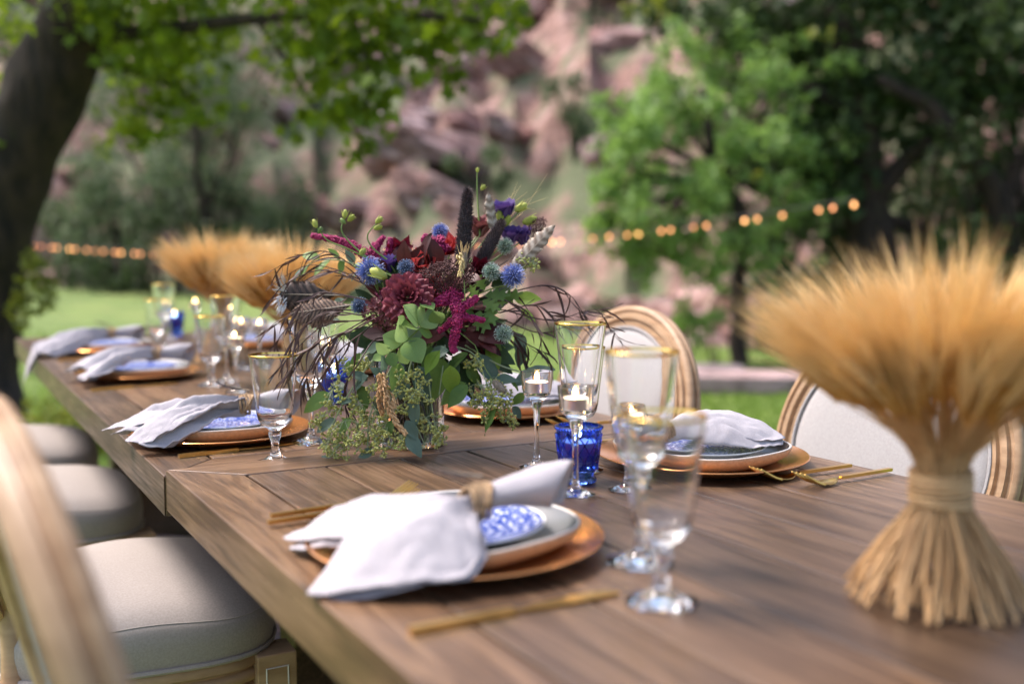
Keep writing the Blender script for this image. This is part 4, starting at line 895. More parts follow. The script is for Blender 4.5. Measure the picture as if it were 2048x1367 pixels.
# petals
def petal(c, ax, th, r0, L, W, phi, curl=.3, cup=.3, ruf=0., k=9, ph=0., point=0., nt=8, nv=14):
    ax = Vector(ax).normalized(); u = ax.orthogonal().normalized(); w = ax.cross(u); rh = u * math.cos(th) + w * math.sin(th); tg = ax.cross(rh); P = []
    for i in range(nt + 1):
        t = i / nt; ww = W * (math.sin(math.pi * (.10 + .50 * t)) if not point else math.sin(math.pi * min(.98, .15 + .83 * t)) ** point); ph_ = phi + curl * t * t; row = []
        for j in range(nv + 1):
            v = -1 + 2 * j / nv; rf = ruf * t * t * math.sin(k * v + ph + 2 * t); s = L * t * (1 - (.17 if not point else .10) * abs(v) ** 3 * t)
            row.append(Vector(c) + rh * (r0 * (1 - .3 * t * 0) + s * math.sin(ph_) - cup * ww * v * v + rf * .6) + ax * (s * math.cos(ph_) + rf) + tg * (ww * v))
        P.append(row)
    mb = MB(); mb.grid(P); return mb
def petals(t, rings, c, ax, mat, name='petal', seed=0):
    g = random.Random(seed)
    for (n, r0, L, W, phi, curl, cup, ruf, pt) in rings:
        o = g.uniform(0, 6)
        for i in range(n): part(name, petal(c, ax, o + 2 * math.pi * i / n + g.uniform(-.2, .2), r0, L * g.uniform(.9, 1.1), W * g.uniform(.9, 1.1), phi * g.uniform(.9, 1.1), curl, cup, ruf, g.uniform(7, 12), g.uniform(0, 6), pt), mat, t, world=True)
def fm(name, c1, c2, rough=.55, tr=.18): return leafm(name, c1, c2, rough, tr, c2, isl=False)
M['burgundy'] = fm('burgundy_petal', (.12, .016, .034), (.30, .06, .080)); M['coral'] = fm('coral_petal', (.42, .035, .045), (.72, .13, .12)); M['purple'] = fm('purple_petal', (.055, .028, .14), (.15, .08, .30)); M['lime'] = fm('lime_bud', (.32, .36, .05), (.50, .52, .13)); M['crimson'] = fm('crimson_petal', (.11, .004, .018), (.24, .012, .032)); M['dusty_rose'] = fm('dusty_rose_petal', (.14, .035, .04), (.27, .09, .085))
tc = -FW; upv = Vector((0, 0, 1))
# the big carnation
c = B(815, 590, -.112); ax = (tc + upv * .30 + RT * .05)
t = flower('carnation', 'large ruffled burgundy carnation above the round eucalyptus leaves', 'flower', c - ax.normalized() * .012, M['stem_green'])
petals(t, [(7, .004, .041, .024, 1.10, .25, .05, .0042, 0), (7, .004, .039, .023, .88, .25, .10, .0042, 0), (6, .005, .036, .022, .68, .22, .18, .0040, 0), (6, .005, .033, .019, .48, .20, .25, .0036, 0), (5, .004, .030, .016, .28, .15, .32, .0032, 0), (4, .003, .027, .013, .10, .1, .36, .0028, 0)], c - ax.normalized() * .016, ax, M['burgundy'], seed=1)
# coral and crimson blooms
for px, py, dd, lab, mt, sc, a in [(846, 530, -.05, 'coral red bloom beside the small slate-blue thistle', 'coral', 1.0, (-.2, .4)), (900, 492, .0, 'coral red bloom at the foot of the tall black millet', 'coral', .9, (-.3, .8)), (862, 575, -.055, 'red pointed bloom half hidden behind the burgundy carnation', 'coral', 1.05, (.1, .1)), (962, 540, -.03, 'deep crimson bloom beside the green globe thistle', 'crimson', .9, (.3, .2)), (800, 503, .03, 'dark crimson dahlia behind the blue globe thistles', 'crimson', 1.0, (-.1, .5))]:
    c = B(px, py, dd); ax = tc + RT * a[0] + upv * a[1]; t = flower('red_bloom', lab, 'flower', c - ax.normalized() * .01, M['stem_green'])
    petals(t, [(7, .003, .036 * sc, .012 * sc, 1.0, -.2, .3, .001, 1.0), (6, .003, .034 * sc, .012 * sc, .65, -.2, .35, .001, 1.0), (5, .002, .030 * sc, .011 * sc, .35, -.1, .4, .001, 1.0)], c - ax.normalized() * .012, ax, M[mt], seed=px)
for px, py, dd, lab, mt, sc in [(1006, 420, .06, 'purple lisianthus bloom highest in the arrangement beside the pale feather', 'purple', 1.0), (1022, 466, .05, 'purple lisianthus bloom just below the highest one', 'purple', .9), (1044, 468, .06, 'small purple lisianthus bloom beside the striped brown feather', 'purple', .8), (776, 524, -.02, 'purple lisianthus petals peeping out between the two blue thistles', 'purple', .8), (960, 452, .06, 'dusty rose lisianthus bloom between black millet and pale feather', 'dusty_rose', 1.0)]:
    c = B(px, py, dd); ax = upv + RT * rq.uniform(-.3, .3) - FW * .35; t = flower('lisianthus', lab, 'flower', c - ax.normalized() * .012, M['stem_green'])
    petals(t, [(5, .007, .034 * sc, .017 * sc, .26, .18, .22, .0016, 0), (5, .005, .032 * sc, .014 * sc, .12, .12, .3, .0014, 0)], c - ax.normalized() * .018, ax, M[mt], seed=px)

# globe thistles
def thistle(px, py, dd, r, lab, cols, ln=.48):
    c = B(px, py, dd); t = flower('globe_thistle', lab, 'flower', c - upv * r * .6 + FW * r * .3, M['stem_green']); mb = MB(); mb.ball(c, r * .60, 16, 10, 0); n = 230
    for i in range(n):
        z = 1 - 2 * (i + .5) / n; a = 2.39996 * i; d = Vector((math.sqrt(1 - z * z) * math.cos(a), math.sqrt(1 - z * z) * math.sin(a), z)); d = (d + Vector((rq.gauss(0, .06), rq.gauss(0, .06), rq.gauss(0, .06)))).normalized()
        mb.spike(c + d * r * .54, d, r * ln * rq.uniform(.85, 1.12), r * .062, 1)
        if i % 2 == 0:
            tip = c + d * r * (.50 + ln)
            for q in range(3): mb.spike(tip - d * r * .05, d + Vector((rq.gauss(0, .7), rq.gauss(0, .7), rq.gauss(0, .7))), r * .15, r * .022, 2)
    part('flower_head', mb, cols, t, world=True, smooth=False)
def tcol(n, core, sp, tip): return [pm('thistle_core_' + n, core, rough=.8), pm('thistle_spike_' + n, sp, tuple(min(1, q * 1.5) for q in sp), rough=.55, scale=200), pm('thistle_tip_' + n, tip, rough=.6)]
TB, TS, TG = tcol('blue', (.04, .05, .13), (.11, .15, .37), (.40, .45, .70)), tcol('slate', (.02, .028, .05), (.075, .11, .20), (.30, .38, .52)), tcol('green', (.06, .09, .06), (.20, .28, .22), (.62, .68, .62))
for a in [(741, 541, -.055, .0245, 'largest fluffy violet-blue globe thistle next to the lime bud', TB, .5), (812, 535, -.065, .0150, 'small slate-blue globe thistle above the burgundy carnation', TS), (881, 464, .02, .0165, 'blue globe thistle behind the magenta plume by the black millet', TB), (720, 612, -.07, .0158, 'slate-blue globe thistle beside the burgundy hydrangea', TS), (1026, 551, -.065, .0215, 'bright blue globe thistle beside the green globe thistle', TB), (983, 543, -.06, .0160, 'pale green globe thistle touching the bright blue one', TG), (1007, 668, -.07, .0165, 'whitish green globe thistle hanging below the others', TG), (1010, 492, .03, .0155, 'green-blue thistle behind the striped brown feather', TG), (1022, 470, .09, .015, 'blue thistle tucked among the purple lisianthus', TB)]: thistle(*a)

# black millet
M['millet'] = pm('black_millet', (.010, .005, .008), (.030, .016, .020), rough=.6); M['millet_tip'] = pm('millet_bristle', (.055, .030, .035), (.14, .09, .085), rough=.6)
def millet(a, b, r, lab):
    a, b = Vector(a), Vector(b); t = flower('black_millet', lab, 'millet', a, M['stem_dark'], .0024); mb = MB(); n = 24
    mb.tube([a.lerp(b, i / n) for i in range(n + 1)], [r * .72 * (.72 + .28 * ss(0, .2, i / n)) * (1 - .35 * ss(.5, .9, i / n)) * math.sqrt(max(.02, 1 - ss(.90, 1.0, i / n))) for i in range(n + 1)], 14, 0); d = (b - a).normalized(); u = d.orthogonal().normalized(); w = d.cross(u)
    for i in range(1500):
        s = i / 1500; an = 2.39996 * i; rr = r * .66 * (.72 + .28 * ss(0, .2, s)) * (1 - .35 * ss(.5, .9, s)) * math.sqrt(max(.02, 1 - ss(.90, 1.0, s))); o = u * math.cos(an) + w * math.sin(an); p = a.lerp(b, s) + o * rr
        mb.spike(p, o + d * .5 + Vector((rq.gauss(0, .25), rq.gauss(0, .25), rq.gauss(0, .25))), r * rq.uniform(.28, .55), r * .065, i % 2)
    part('seed_head', mb, [M['millet'], M['millet_tip']], t, world=True, smooth=False)
millet(B(923, 540, -.03), B(936, 378, -.03), .0150, 'tall upright black millet spike rising above the arrangement'); millet(B(958, 528, -.02), B(1006, 440, .0), .0130, 'shorter black millet spike leaning towards the purple lisianthus')

# amaranth plumes
M['amaranth'] = pm('magenta_amaranth', (.20, .006, .06), (.48, .025, .15), rough=.75, scale=180); M['amaranth_dark'] = pm('dark_amaranth', (.10, .003, .03), (.25, .01, .075), rough=.75, scale=180)
def plume(mb, pts, r0, r1, n, g):
    P = smooth_path(pts, 6); m = len(P); mb.tube(P, [(r0 + (r1 - r0) * i / m) * .55 for i in range(m)], 7)
    for i in range(n):
        s = g.random(); k = min(m - 2, int(s * (m - 1))); d = (P[k + 1] - P[k]).normalized(); u = d.orthogonal().normalized(); w = d.cross(u); a = g.uniform(0, 6.28); rr = (r0 + (r1 - r0) * s) * g.uniform(.6, 1.25)
        mb.octa(P[k].lerp(P[k + 1], s * (m - 1) - k) + (u * math.cos(a) + w * math.sin(a)) * rr, g.uniform(.0014, .0024))
def amaranth(lab, plumes, mat, head, seed=0):
    g = random.Random(seed); t = flower('amaranth', lab, 'flower', head, M['stem_dark'])
    for pts, r0, r1, n in plumes: mb = MB(); plume(mb, [B(*p) for p in pts], r0, r1, n, g); part('plume', mb, mat, t, world=True, smooth=False)
amaranth('magenta amaranth tassel drooping below the flower heads', [([(900, 590, -.09), (915, 620, -.105), (912, 660, -.105), (905, 690, -.10), (911, 704, -.10)], .0100, .0035, 900), ([(900, 595, -.09), (880, 602, -.10), (866, 607, -.09)], .009, .004, 350), ([(905, 620, -.09), (930, 612, -.095), (955, 594, -.09)], .009, .0035, 420), ([(910, 630, -.09), (940, 636, -.095), (968, 640, -.08)], .007, .003, 320), ([(905, 640, -.09), (888, 655, -.09), (878, 662, -.08)], .006, .003, 220), ([(908, 585, -.08), (900, 600, -.085)], .016, .012, 350)], M['amaranth'], B(905, 595, -.07), 1)
amaranth('magenta amaranth spike stretched sideways beside the curling bud stems', [([(735, 512, .0), (705, 492, .0), (665, 478, .0), (622, 471, .0)], .0095, .003, 800)], M['amaranth'], B(735, 515, 0), 2)
amaranth('upright forked magenta amaranth behind the violet-blue thistle', [([(755, 520, .03), (752, 498, .03), (768, 472, .03)], .0085, .003, 480), ([(772, 520, .03), (778, 500, .03), (781, 476, .03)], .0075, .003, 420), ([(745, 520, .03), (744, 500, .03), (749, 486, .03)], .006, .003, 280)], M['amaranth'], B(760, 525, .03), 3)
amaranth('bushy magenta amaranth plume in front of the blue thistle by the millet', [([(876, 500, -.01), (864, 486, -.02), (846, 474, -.02)], .013, .006, 520), ([(876, 500, -.01), (880, 488, -.02), (882, 474, -.01)], .011, .005, 420), ([(876, 500, -.01), (890, 495, -.02), (898, 498, -.01)], .008, .004, 260)], M['amaranth'], B(876, 503, 0), 4)
amaranth('dark magenta amaranth tuft behind the drooping tassel', [([(885, 575, -.06), (905, 585, -.07), (918, 600, -.07)], .018, .010, 650), ([(760, 600, -.03), (775, 590, -.03), (790, 575, -.03)], .012, .008, 420)], M['amaranth_dark'], B(890, 580, -.05), 5)

# chocolate lace umbel, hydrangea cluster
M['choc'] = pm('chocolate_lace', (.040, .010, .012), (.12, .045, .040), rough=.8, scale=300); M['hyd'] = fm('burgundy_floret', (.085, .016, .026), (.21, .065, .075))
def umbel(px, py, dd, w, h, lab, n=1300, tilt=0.):
    c = B(px, py, dd); t = flower('lace_flower', lab, 'flower', c + FW * .03 - upv * .03, M['stem_dark']); mb = MB(); b0 = c + FW * .035 - upv * .035
    for i in range(n):
        a = rq.uniform(0, 6.28); q = math.sqrt(rq.random()); x, y = q * math.cos(a), q * math.sin(a); k = .75 + .25 * math.sin(x * 9) * math.sin(y * 9 + 1)
        p = c + RT * (w * x) + UP * (h * y + tilt * w * x) - FW * (.022 * (1 - q * q) * k) + Vector((rq.gauss(0, .001), rq.gauss(0, .001), rq.gauss(0, .0015))); mb.octa(p, rq.uniform(.0008, .0016))
        if i % 24 == 0: mb.tube([b0, p], [.0009, .0005], 4)
    part('lace_head', mb, M['choc'], t, world=True, smooth=False)
umbel(893, 552, -.09, .048, .026, 'dark chocolate lace flower spread above the drooping amaranth', 1500, .10); umbel(1075, 450, .05, .016, .012, 'small brown lace seed head behind the striped feather', 260, .3); umbel(860, 505, -.01, .025, .012, 'dark chocolate lace flower behind the coral blooms', 350)
c = B(768, 628, -.075); t = flower('hydrangea', 'cluster of small burgundy hydrangea florets below the carnation', 'flower', c + FW * .02, M['stem_green']); mb = MB()
for i in range(120):
    a = rq.uniform(0, 6.28); q = math.sqrt(rq.random()); p = c + RT * (.036 * q * math.cos(a)) + UP * (.027 * q * math.sin(a) - .005 * math.cos(a)) - FW * (.018 * (1 - q * q)); nn = (tc + Vector((rq.gauss(0, .5), rq.gauss(0, .5), rq.gauss(0, .5)))).normalized(); u = nn.orthogonal().normalized(); w = nn.cross(u); s = rq.uniform(.0035, .0055); o = rq.uniform(0, 1.5)
    for k in range(4): a = o + k * 1.571; e = u * math.cos(a) + w * math.sin(a); f = nn.cross(e); mb.add([p, p + e * s * .6 + f * s * .45 + nn * s * .3, p + e * s * 1.1 + nn * s * .25, p + e * s * .6 - f * s * .45 + nn * s * .3], [(0, 1, 2, 3)])
part('florets', mb, M['hyd'], t, world=True, smooth=False)

# leaf shapes shared by the foliage: along +X, unit length
def leaf_me(name, mat, prof, n=8, bend=-.25, fold=.12, wav=0., seed=0):
    mb = MB(); P = []; g = random.Random(seed); ph = g.uniform(0, 6)
    for i in range(n + 1):
        t = i / n; w = prof(t); z = bend * t * t; P.append([(t, v * w, z + fold * abs(v) * w + wav * math.sin(7 * t + ph) * v) for v in (-1, -.5, 0, .5, 1)])
    mb.grid(P); mb.tube([(i / n * .97, 0, bend * (i / n * .97) ** 2 + .003) for i in range(n + 1)], [.012 * (1 - .8 * i / n) for i in range(n + 1)], 4); return mb.mesh(name, mat)
ovate = lambda wd, pk=.42: (lambda t: wd * (math.sin(math.pi * t ** (math.log(.5) / math.log(pk))) ** .85 if 0 < t < 1 else 0.004))
def foliage_mat(name, c1, c2, tr=.25, rough=.45): return leafm(name, c1, c2, rough, tr, isl=False)
M['euc'] = foliage_mat('eucalyptus_leaf', (.07, .125, .09), (.17, .25, .18)); M['euc_green'] = foliage_mat('green_eucalyptus_leaf', (.075, .15, .03), (.20, .33, .08), .4); M['dollar'] = foliage_mat('silver_dollar_leaf', (.13, .24, .045), (.32, .46, .17), .4, .38)
M['dollar_grey'] = foliage_mat('grey_dollar_leaf', (.14, .22, .13), (.25, .35, .22), .3, .4)
M['dark_green'] = foliage_mat('deep_green_leaf', (.018, .04, .012), (.05, .09, .03)); M['smoke'] = foliage_mat('burgundy_foliage', (.03, .008, .010), (.10, .022, .020)); M['agonis'] = foliage_mat('agonis_leaf', (.030, .015, .013), (.13, .075, .065), .12, .45); M['lime_leaf'] = foliage_mat('lime_leaf', (.14, .26, .03), (.30, .45, .07), .45)
LEAF = {k: [leaf_me(k + '_leaf', M[k], ovate(wd, pk), 9, rq.uniform(-.35, -.05), rq.uniform(.05, .25), .03, s) for s in range(4)] for k, wd, pk in [('euc', .27, .42), ('euc_green', .26, .42), ('dollar', .46, .46), ('dollar_grey', .46, .46), ('dark_green', .24, .45), ('smoke', .27, .5), ('lime_leaf', .3, .45)]}
AG = [leaf_me('agonis_leaf', M['agonis'], lambda t: .043 * math.sin(math.pi * min(1, .1 + .9 * t)) ** .8 + .002, 8, b, .3, .012, s) for s, b in enumerate((-.15, -.4, -.6, .25, -.8))]
def put_leaf(t, kind, b, tip, up=None, name='leaf', w=1.0):
    b, tip = Vector(b), Vector(tip); d = tip - b; up = up or (tc + upv * .8 + Vector((rq.gauss(0, .3), rq.gauss(0, .3), rq.gauss(0, .3))))
    me = rq.choice(AG if kind == 'agonis' else LEAF[kind]); link(name, me, t, frame(b, d, up, d.length, d.length * w), True)

# silver dollar sprig
t = flower('silver_dollar_sprig', 'bright green silver-dollar eucalyptus sprig with round leaves below the carnation', 'eucalyptus', B(850, 640, -.10), M['stem_green'], .0014)
mb = MB(); ax_p = [B(868, 618, -.10), B(840, 655, -.125), B(800, 690, -.13), B(765, 712, -.125)]; mb.tube(smooth_path(ax_p, 5), .0013, 6); part('twig', mb, M['stem_green'], t, world=True)
for (x0, y0, x1, y1, w) in [(838, 652, 812, 608, 1.1), (838, 652, 872, 612, 1.1), (835, 658, 798, 640, 1.0), (838, 660, 868, 668, 1.0), (818, 676, 786, 636, 1.1), (815, 678, 842, 720, 1.05), (803, 688, 768, 668, 1.15), (802, 690, 818, 728, 1.1), (806, 684, 842, 650, 1.0), (780, 704, 752, 690, .9), (778, 705, 790, 732, .9), (768, 712, 745, 718, .9), (768, 712, 772, 736, .9), (766, 712, 752, 702, .8), (864, 622, 884, 650, 1.0), (866, 620, 842, 600, 1.0)]:
    put_leaf(t, 'dollar' if (x0 + y1) % 4 else 'dollar_grey', B(x0, y0, -.128), B(x1, y1, -.128 + rq.uniform(-.03, .02)), tc * 1.0 + upv * .6 + Vector((rq.gauss(0, .65), rq.gauss(0, .65), rq.gauss(0, .5))), w=w)

# seeded eucalyptus: leaves and berry clusters on trailing stems
M['berry'] = pm('eucalyptus_berry', (.30, .33, .06), (.48, .47, .15), rough=.5, scale=200); M['berry_twig'] = pm('berry_twig', (.25, .31, .14), (.36, .42, .24), rough=.6)
def berries(t, px, py, dd, rpx, seed):
    g = random.Random(seed); c = B(px, py, dd); r = rpx * .00086; mb = MB(); root = c + upv * r * 1.0
    for k in range(5 + int(rpx / 5)):
        d = Vector((g.gauss(0, 1), g.gauss(0, 1), g.gauss(-.5, .8))).normalized(); e = root + d * r * g.uniform(.7, 1.7) - upv * r * .5; mb.tube([root, (root + e) * .5 + Vector((g.gauss(0, .002), 0, .003)), e], [.0007, .0006, .0005], 4, 1)
        for q in range(7):
            dd_ = Vector((g.gauss(0, 1), g.gauss(0, 1), g.gauss(0, 1))).normalized(); f = e + dd_ * g.uniform(.004, .0085); mb.tube([e, f], .00045, 3, 1, False); mb.ball(f, g.uniform(.0015, .0024), 6, 4, 0, 1.4, dd_)
    part('berry_cluster', mb, [M['berry'], M['berry_twig']], t, world=True)
def euc(lab, paths, leaves, clusters, head):
    t = flower('seeded_eucalyptus', lab, 'eucalyptus', head, M['stem_green'], .0018)
    for p in paths: mb = MB(); P = smooth_path([B(*q) for q in p], 5); mb.tube(P, [.0016 - .0008 * i / len(P) for i in range(len(P))], 6); part('twig', mb, M['berry_twig'], t, world=True)
    for (k, x0, y0, x1, y1, dd) in leaves: put_leaf(t, k, B(x0, y0, dd), B(x1, y1, dd + rq.uniform(-.02, .02)))
    for i, (x, y, r, dd) in enumerate(clusters): berries(t, x, y, dd, r, int(x) + i)
euc('seeded eucalyptus trailing down over the table towards the short goblet', [[(770, 690, -.05), (730, 740, -.09), (690, 800, -.10), (660, 870, -.10), (690, 905, -.11)], [(800, 700, -.06), (770, 760, -.09), (740, 830, -.10), (735, 895, -.11)], [(760, 690, -.05), (690, 740, -.07), (660, 790, -.08)]],
    [('euc_green', 658, 785, 606, 820, -.09), ('euc', 738, 752, 692, 778, -.11), ('euc', 735, 760, 700, 742, -.10), ('euc', 765, 752, 742, 732, -.10), ('euc_green', 700, 720, 690, 760, -.06), ('euc_green', 720, 705, 705, 750, -.06), ('euc', 672, 838, 632, 862, -.09), ('euc_green', 700, 835, 675, 868, -.10), ('euc', 660, 918, 618, 928, -.105), ('euc', 752, 900, 712, 910, -.11), ('euc', 760, 690, 725, 700, -.07), ('euc_green', 735, 810, 710, 850, -.09), ('euc', 690, 780, 665, 760, -.08), ('euc', 745, 800, 770, 850, -.1), ('euc_green', 720, 770, 735, 815, -.09), ('euc', 705, 800, 672, 800, -.1)],
    [(665, 800, 20, -.09), (650, 850, 22, -.09), (690, 868, 26, -.10), (662, 890, 20, -.10), (700, 897, 18, -.11), (740, 880, 22, -.11), (752, 840, 20, -.11), (722, 830, 22, -.10), (695, 815, 18, -.10), (745, 790, 16, -.10), (765, 899, 14, -.11), (690, 750, 14, -.08), (725, 725, 14, -.08), (670, 840, 18, -.09), (715, 865, 18, -.10), (680, 905, 15, -.11)], B(775, 690, -.04))
euc('seeded eucalyptus hanging in front of the glass vase', [[(830, 700, -.07), (815, 760, -.10), (825, 830, -.115), (850, 890, -.115)], [(850, 700, -.07), (860, 780, -.095), (870, 860, -.10)]],
    [('euc', 828, 790, 828, 852, -.12), ('euc', 815, 868, 842, 910, -.12), ('euc', 812, 840, 835, 880, -.12), ('euc', 808, 745, 800, 800, -.11), ('euc_green', 782, 840, 776, 872, -.11), ('euc', 800, 735, 783, 775, -.10), ('euc', 835, 730, 855, 800, -.09), ('euc', 790, 760, 772, 815, -.10)],
    [(800, 770, 22, -.11), (830, 770, 22, -.11), (840, 790, 16, -.115), (815, 800, 18, -.115), (800, 885, 16, -.115), (868, 862, 18, -.10), (880, 888, 12, -.105), (790, 830, 18, -.11), (850, 850, 14, -.11), (775, 870, 16, -.11)], B(835, 690, -.05))
euc('seeded eucalyptus reaching out towards the candle holders', [[(900, 690, -.06), (950, 710, -.07), (975, 770, -.08), (1010, 830, -.08)], [(930, 690, -.05), (1000, 730, -.05), (1060, 745, -.04), (1095, 735, -.03)], [(890, 690, -.07), (885, 740, -.09), (878, 790, -.09)]],
    [('euc', 897, 700, 834, 720, -.10), ('euc_green', 936, 706, 888, 738, -.09), ('euc_green', 885, 715, 868, 805, -.09), ('lime_leaf', 900, 730, 905, 790, -.11), ('lime_leaf', 880, 700, 845, 745, -.12), ('euc_green', 800, 725, 785, 780, -.12), ('euc_green', 932, 765, 872, 805, -.09), ('euc_green', 935, 768, 893, 812, -.10), ('euc_green', 994, 812, 958, 864, -.09), ('euc', 950, 712, 1008, 764, -.06), ('euc_green', 1020, 760, 1042, 778, -.05), ('euc', 1025, 812, 1046, 838, -.08), ('euc', 1085, 738, 1022, 762, -.04), ('euc', 1060, 745, 1110, 728, -.03), ('euc', 985, 760, 1040, 758, -.06), ('euc_green', 1048, 785, 1024, 812, -.07), ('lime_leaf', 975, 690, 1000, 735, -.04), ('lime_leaf', 985, 700, 1010, 690, -.03), ('euc', 1035, 665, 1050, 720, -.02), ('euc', 1050, 690, 1030, 735, -.02), ('euc_green', 860, 690, 850, 745, -.08), ('euc', 910, 715, 900, 770, -.07), ('euc_green', 935, 730, 960, 770, -.07), ('euc_green', 985, 800, 962, 812, -.08)],
    [(958, 790, 20, -.08), (985, 778, 18, -.08), (1005, 800, 18, -.08), (1008, 828, 16, -.08), (940, 800, 14, -.08), (952, 730, 10, -.08), (990, 810, 16, -.085), (970, 820, 16, -.08), (1018, 842, 10, -.08)], B(910, 680, -.04))
euc('seeded eucalyptus sprig beside the bright blue thistle and striped feather', [[(1000, 590, .0), (1050, 530, .0), (1065, 520, .0)]], [('dark_green', 1000, 590, 1030, 560, .01), ('lime_leaf', 1030, 600, 1080, 592, .02), ('lime_leaf', 1040, 620, 1075, 640, .02)], [(1052, 525, 12, .0), (1064, 530, 10, .0)], B(990, 600, .0))
euc('round-leaved green eucalyptus behind the dark wispy foliage', [[(760, 560, .03), (700, 525, .04), (640, 520, .05), (600, 540, .05)]], [('euc_green', 640, 518, 600, 502, .05), ('euc_green', 660, 520, 625, 545, .05), ('euc_green', 680, 520, 660, 495, .05), ('euc_green', 690, 520, 670, 548, .04), ('euc_green', 620, 530, 590, 552, .05), ('euc', 710, 525, 690, 500, .04), ('euc', 720, 540, 700, 560, .03), ('euc_green', 730, 540, 705, 520, .03), ('euc', 605, 540, 580, 560, .05), ('euc', 690, 600, 650, 620, .05), ('euc', 680, 640, 640, 650, .05)], [], B(765, 565, .03))
# deep filler between the flowers
def filler(lab, kind, n, x0, x1, y0, y1, d0, d1, ln, head, cat='foliage'):
    t = flower('foliage_sprig', lab, cat, head, M['stem_dark'], .0018)
    for i in range(n):
        x, y, dd = rq.uniform(x0, x1), rq.uniform(y0, y1), rq.uniform(d0, d1); b = B(x, y, dd); o = b - Vector((VX, VY, VZ + .17)); tip = b + (o.normalized() + Vector((rq.gauss(0, .5), rq.gauss(0, .5), rq.gauss(-.1, .5)))).normalized() * ln * rq.uniform(.7, 1.3); put_leaf(t, kind, b, tip)
filler('dark burgundy leafy sprig filling the middle of the arrangement', 'smoke', 42, 760, 960, 530, 690, -.05, .05, .05, B(860, 600, 0)); filler('rust-brown leafy sprig below the amaranth tassel', 'smoke', 16, 915, 965, 640, 700, -.06, -.03, .045, B(935, 650, -.03))
filler('deep green leafy sprig behind the carnation', 'dark_green', 44, 740, 1000, 560, 710, -.02, .07, .055, B(870, 620, .02)); filler('deep green leafy sprig under the flower heads above the vase', 'dark_green', 34, 770, 960, 660, 740, -.06, .06, .055, B(870, 680, 0)); filler('burgundy leafy sprig behind the black millet', 'smoke', 18, 790, 970, 510, 570, 0, .06, .036, B(880, 540, .03))
# jagged green leaves
def jag(lab, pts):
    t = flower('cut_leaf_sprig', lab, 'foliage', B(965, 620, -.05), M['stem_green'])
    for (x0, y0, x1, y1, dd) in pts:
        b, e = B(x0, y0, dd), B(x1, y1, dd - .01); d = (e - b); nrm = (tc + upv * .4).normalized(); sd = d.cross(nrm).normalized(); L = d.length; mb = MB(); V = [b]; F = []; n = 7
        for i in range(1, n + 1):
            s = i / n; w = L * .38 * math.sin(math.pi * (.1 + .85 * s)) * (1 if i % 2 else .35)
            V += [b + d * (s + (.10 if i % 2 else 0)) * .95 + sd * w, b + d * s, b + d * (s + (.10 if i % 2 else 0)) * .95 - sd * w]
            c_ = len(V) - 3; pL, pM, pR = (c_ - 3, c_ - 2, c_ - 1) if i > 1 else (0, 0, 0); F += [tuple(dict.fromkeys((pL, pM, c_ + 1, c_))), tuple(dict.fromkeys((pM, pR, c_ + 2, c_ + 1)))]
        mb.add(V, F); part('leaf', mb, M['euc_green'], t, world=True, smooth=False)
jag('jagged cut-leaf green foliage below the bright blue thistle', [(965, 600, 1000, 620, -.06), (970, 590, 1020, 590, -.05), (975, 610, 990, 650, -.06), (955, 600, 940, 570, -.05), (985, 600, 1015, 605, -.04), (960, 620, 955, 660, -.06), (980, 620, 965, 665, -.06), (970, 580, 950, 548, -.05), (1000, 600, 1045, 585, -.02), (945, 610, 930, 640, -.05), (985, 640, 1000, 700, -.03)])

# dark wispy agonis
def agonis(path, lab, n, dd, ln=(.030, .058), droop=.5):
    P = smooth_path([B(x, y, dd + k * .01) for k, (x, y) in enumerate(path)], 7); t = flower('agonis_branch', lab, 'foliage', P[0], M['stem_dark'], .0015); mb = MB(); m = len(P); mb.tube(P, [.0013 - .0009 * i / m for i in range(m)], 5); part('twig', mb, M['stem_dark'], t, world=True)
    n = int(n * .9)
    for i in range(n):
        k = int(m * (.12 + .86 * i / n)); k = min(k, m - 2); d = (P[k + 1] - P[k]).normalized(); s = (d + Vector((rq.gauss(0, .45), rq.gauss(0, .45), rq.gauss(-droop * .6, .35)))).normalized(); b = P[k]; put_leaf(t, 'agonis', b, b + s * rq.uniform(*ln), Vector((rq.gauss(0, 1), rq.gauss(0, 1), 1)))
    put_leaf(t, 'agonis', P[-1], P[-1] + (P[-1] - P[-3]).normalized() * .04)
for i, (path, n, dd) in enumerate([([(745, 560), (660, 505), (600, 512), (545, 540)], 16, -.02), ([(745, 575), (650, 540), (575, 565), (540, 600)], 11, -.06), ([(735, 600), (640, 585), (590, 620), (545, 655)], 17, -.09), ([(725, 640), (650, 650), (600, 690), (560, 735)], 18, -.10), ([(720, 655), (645, 680), (595, 720), (570, 760)], 17, -.12), ([(705, 660), (650, 690), (620, 735), (610, 770)], 15, -.13), ([(725, 665), (680, 700), (655, 735)], 12, -.12), ([(755, 580), (690, 545), (620, 530), (565, 555)], 15, .02), ([(705, 620), (630, 620), (575, 655), (550, 690)], 15, -.05), ([(720, 630), (660, 625), (600, 660), (580, 700)], 15, -.14), ([(730, 640), (680, 670), (640, 715), (630, 750)], 14, -.08)]):
    agonis(path, 'dark wispy agonis spray arching out above the short goblet', n, dd)
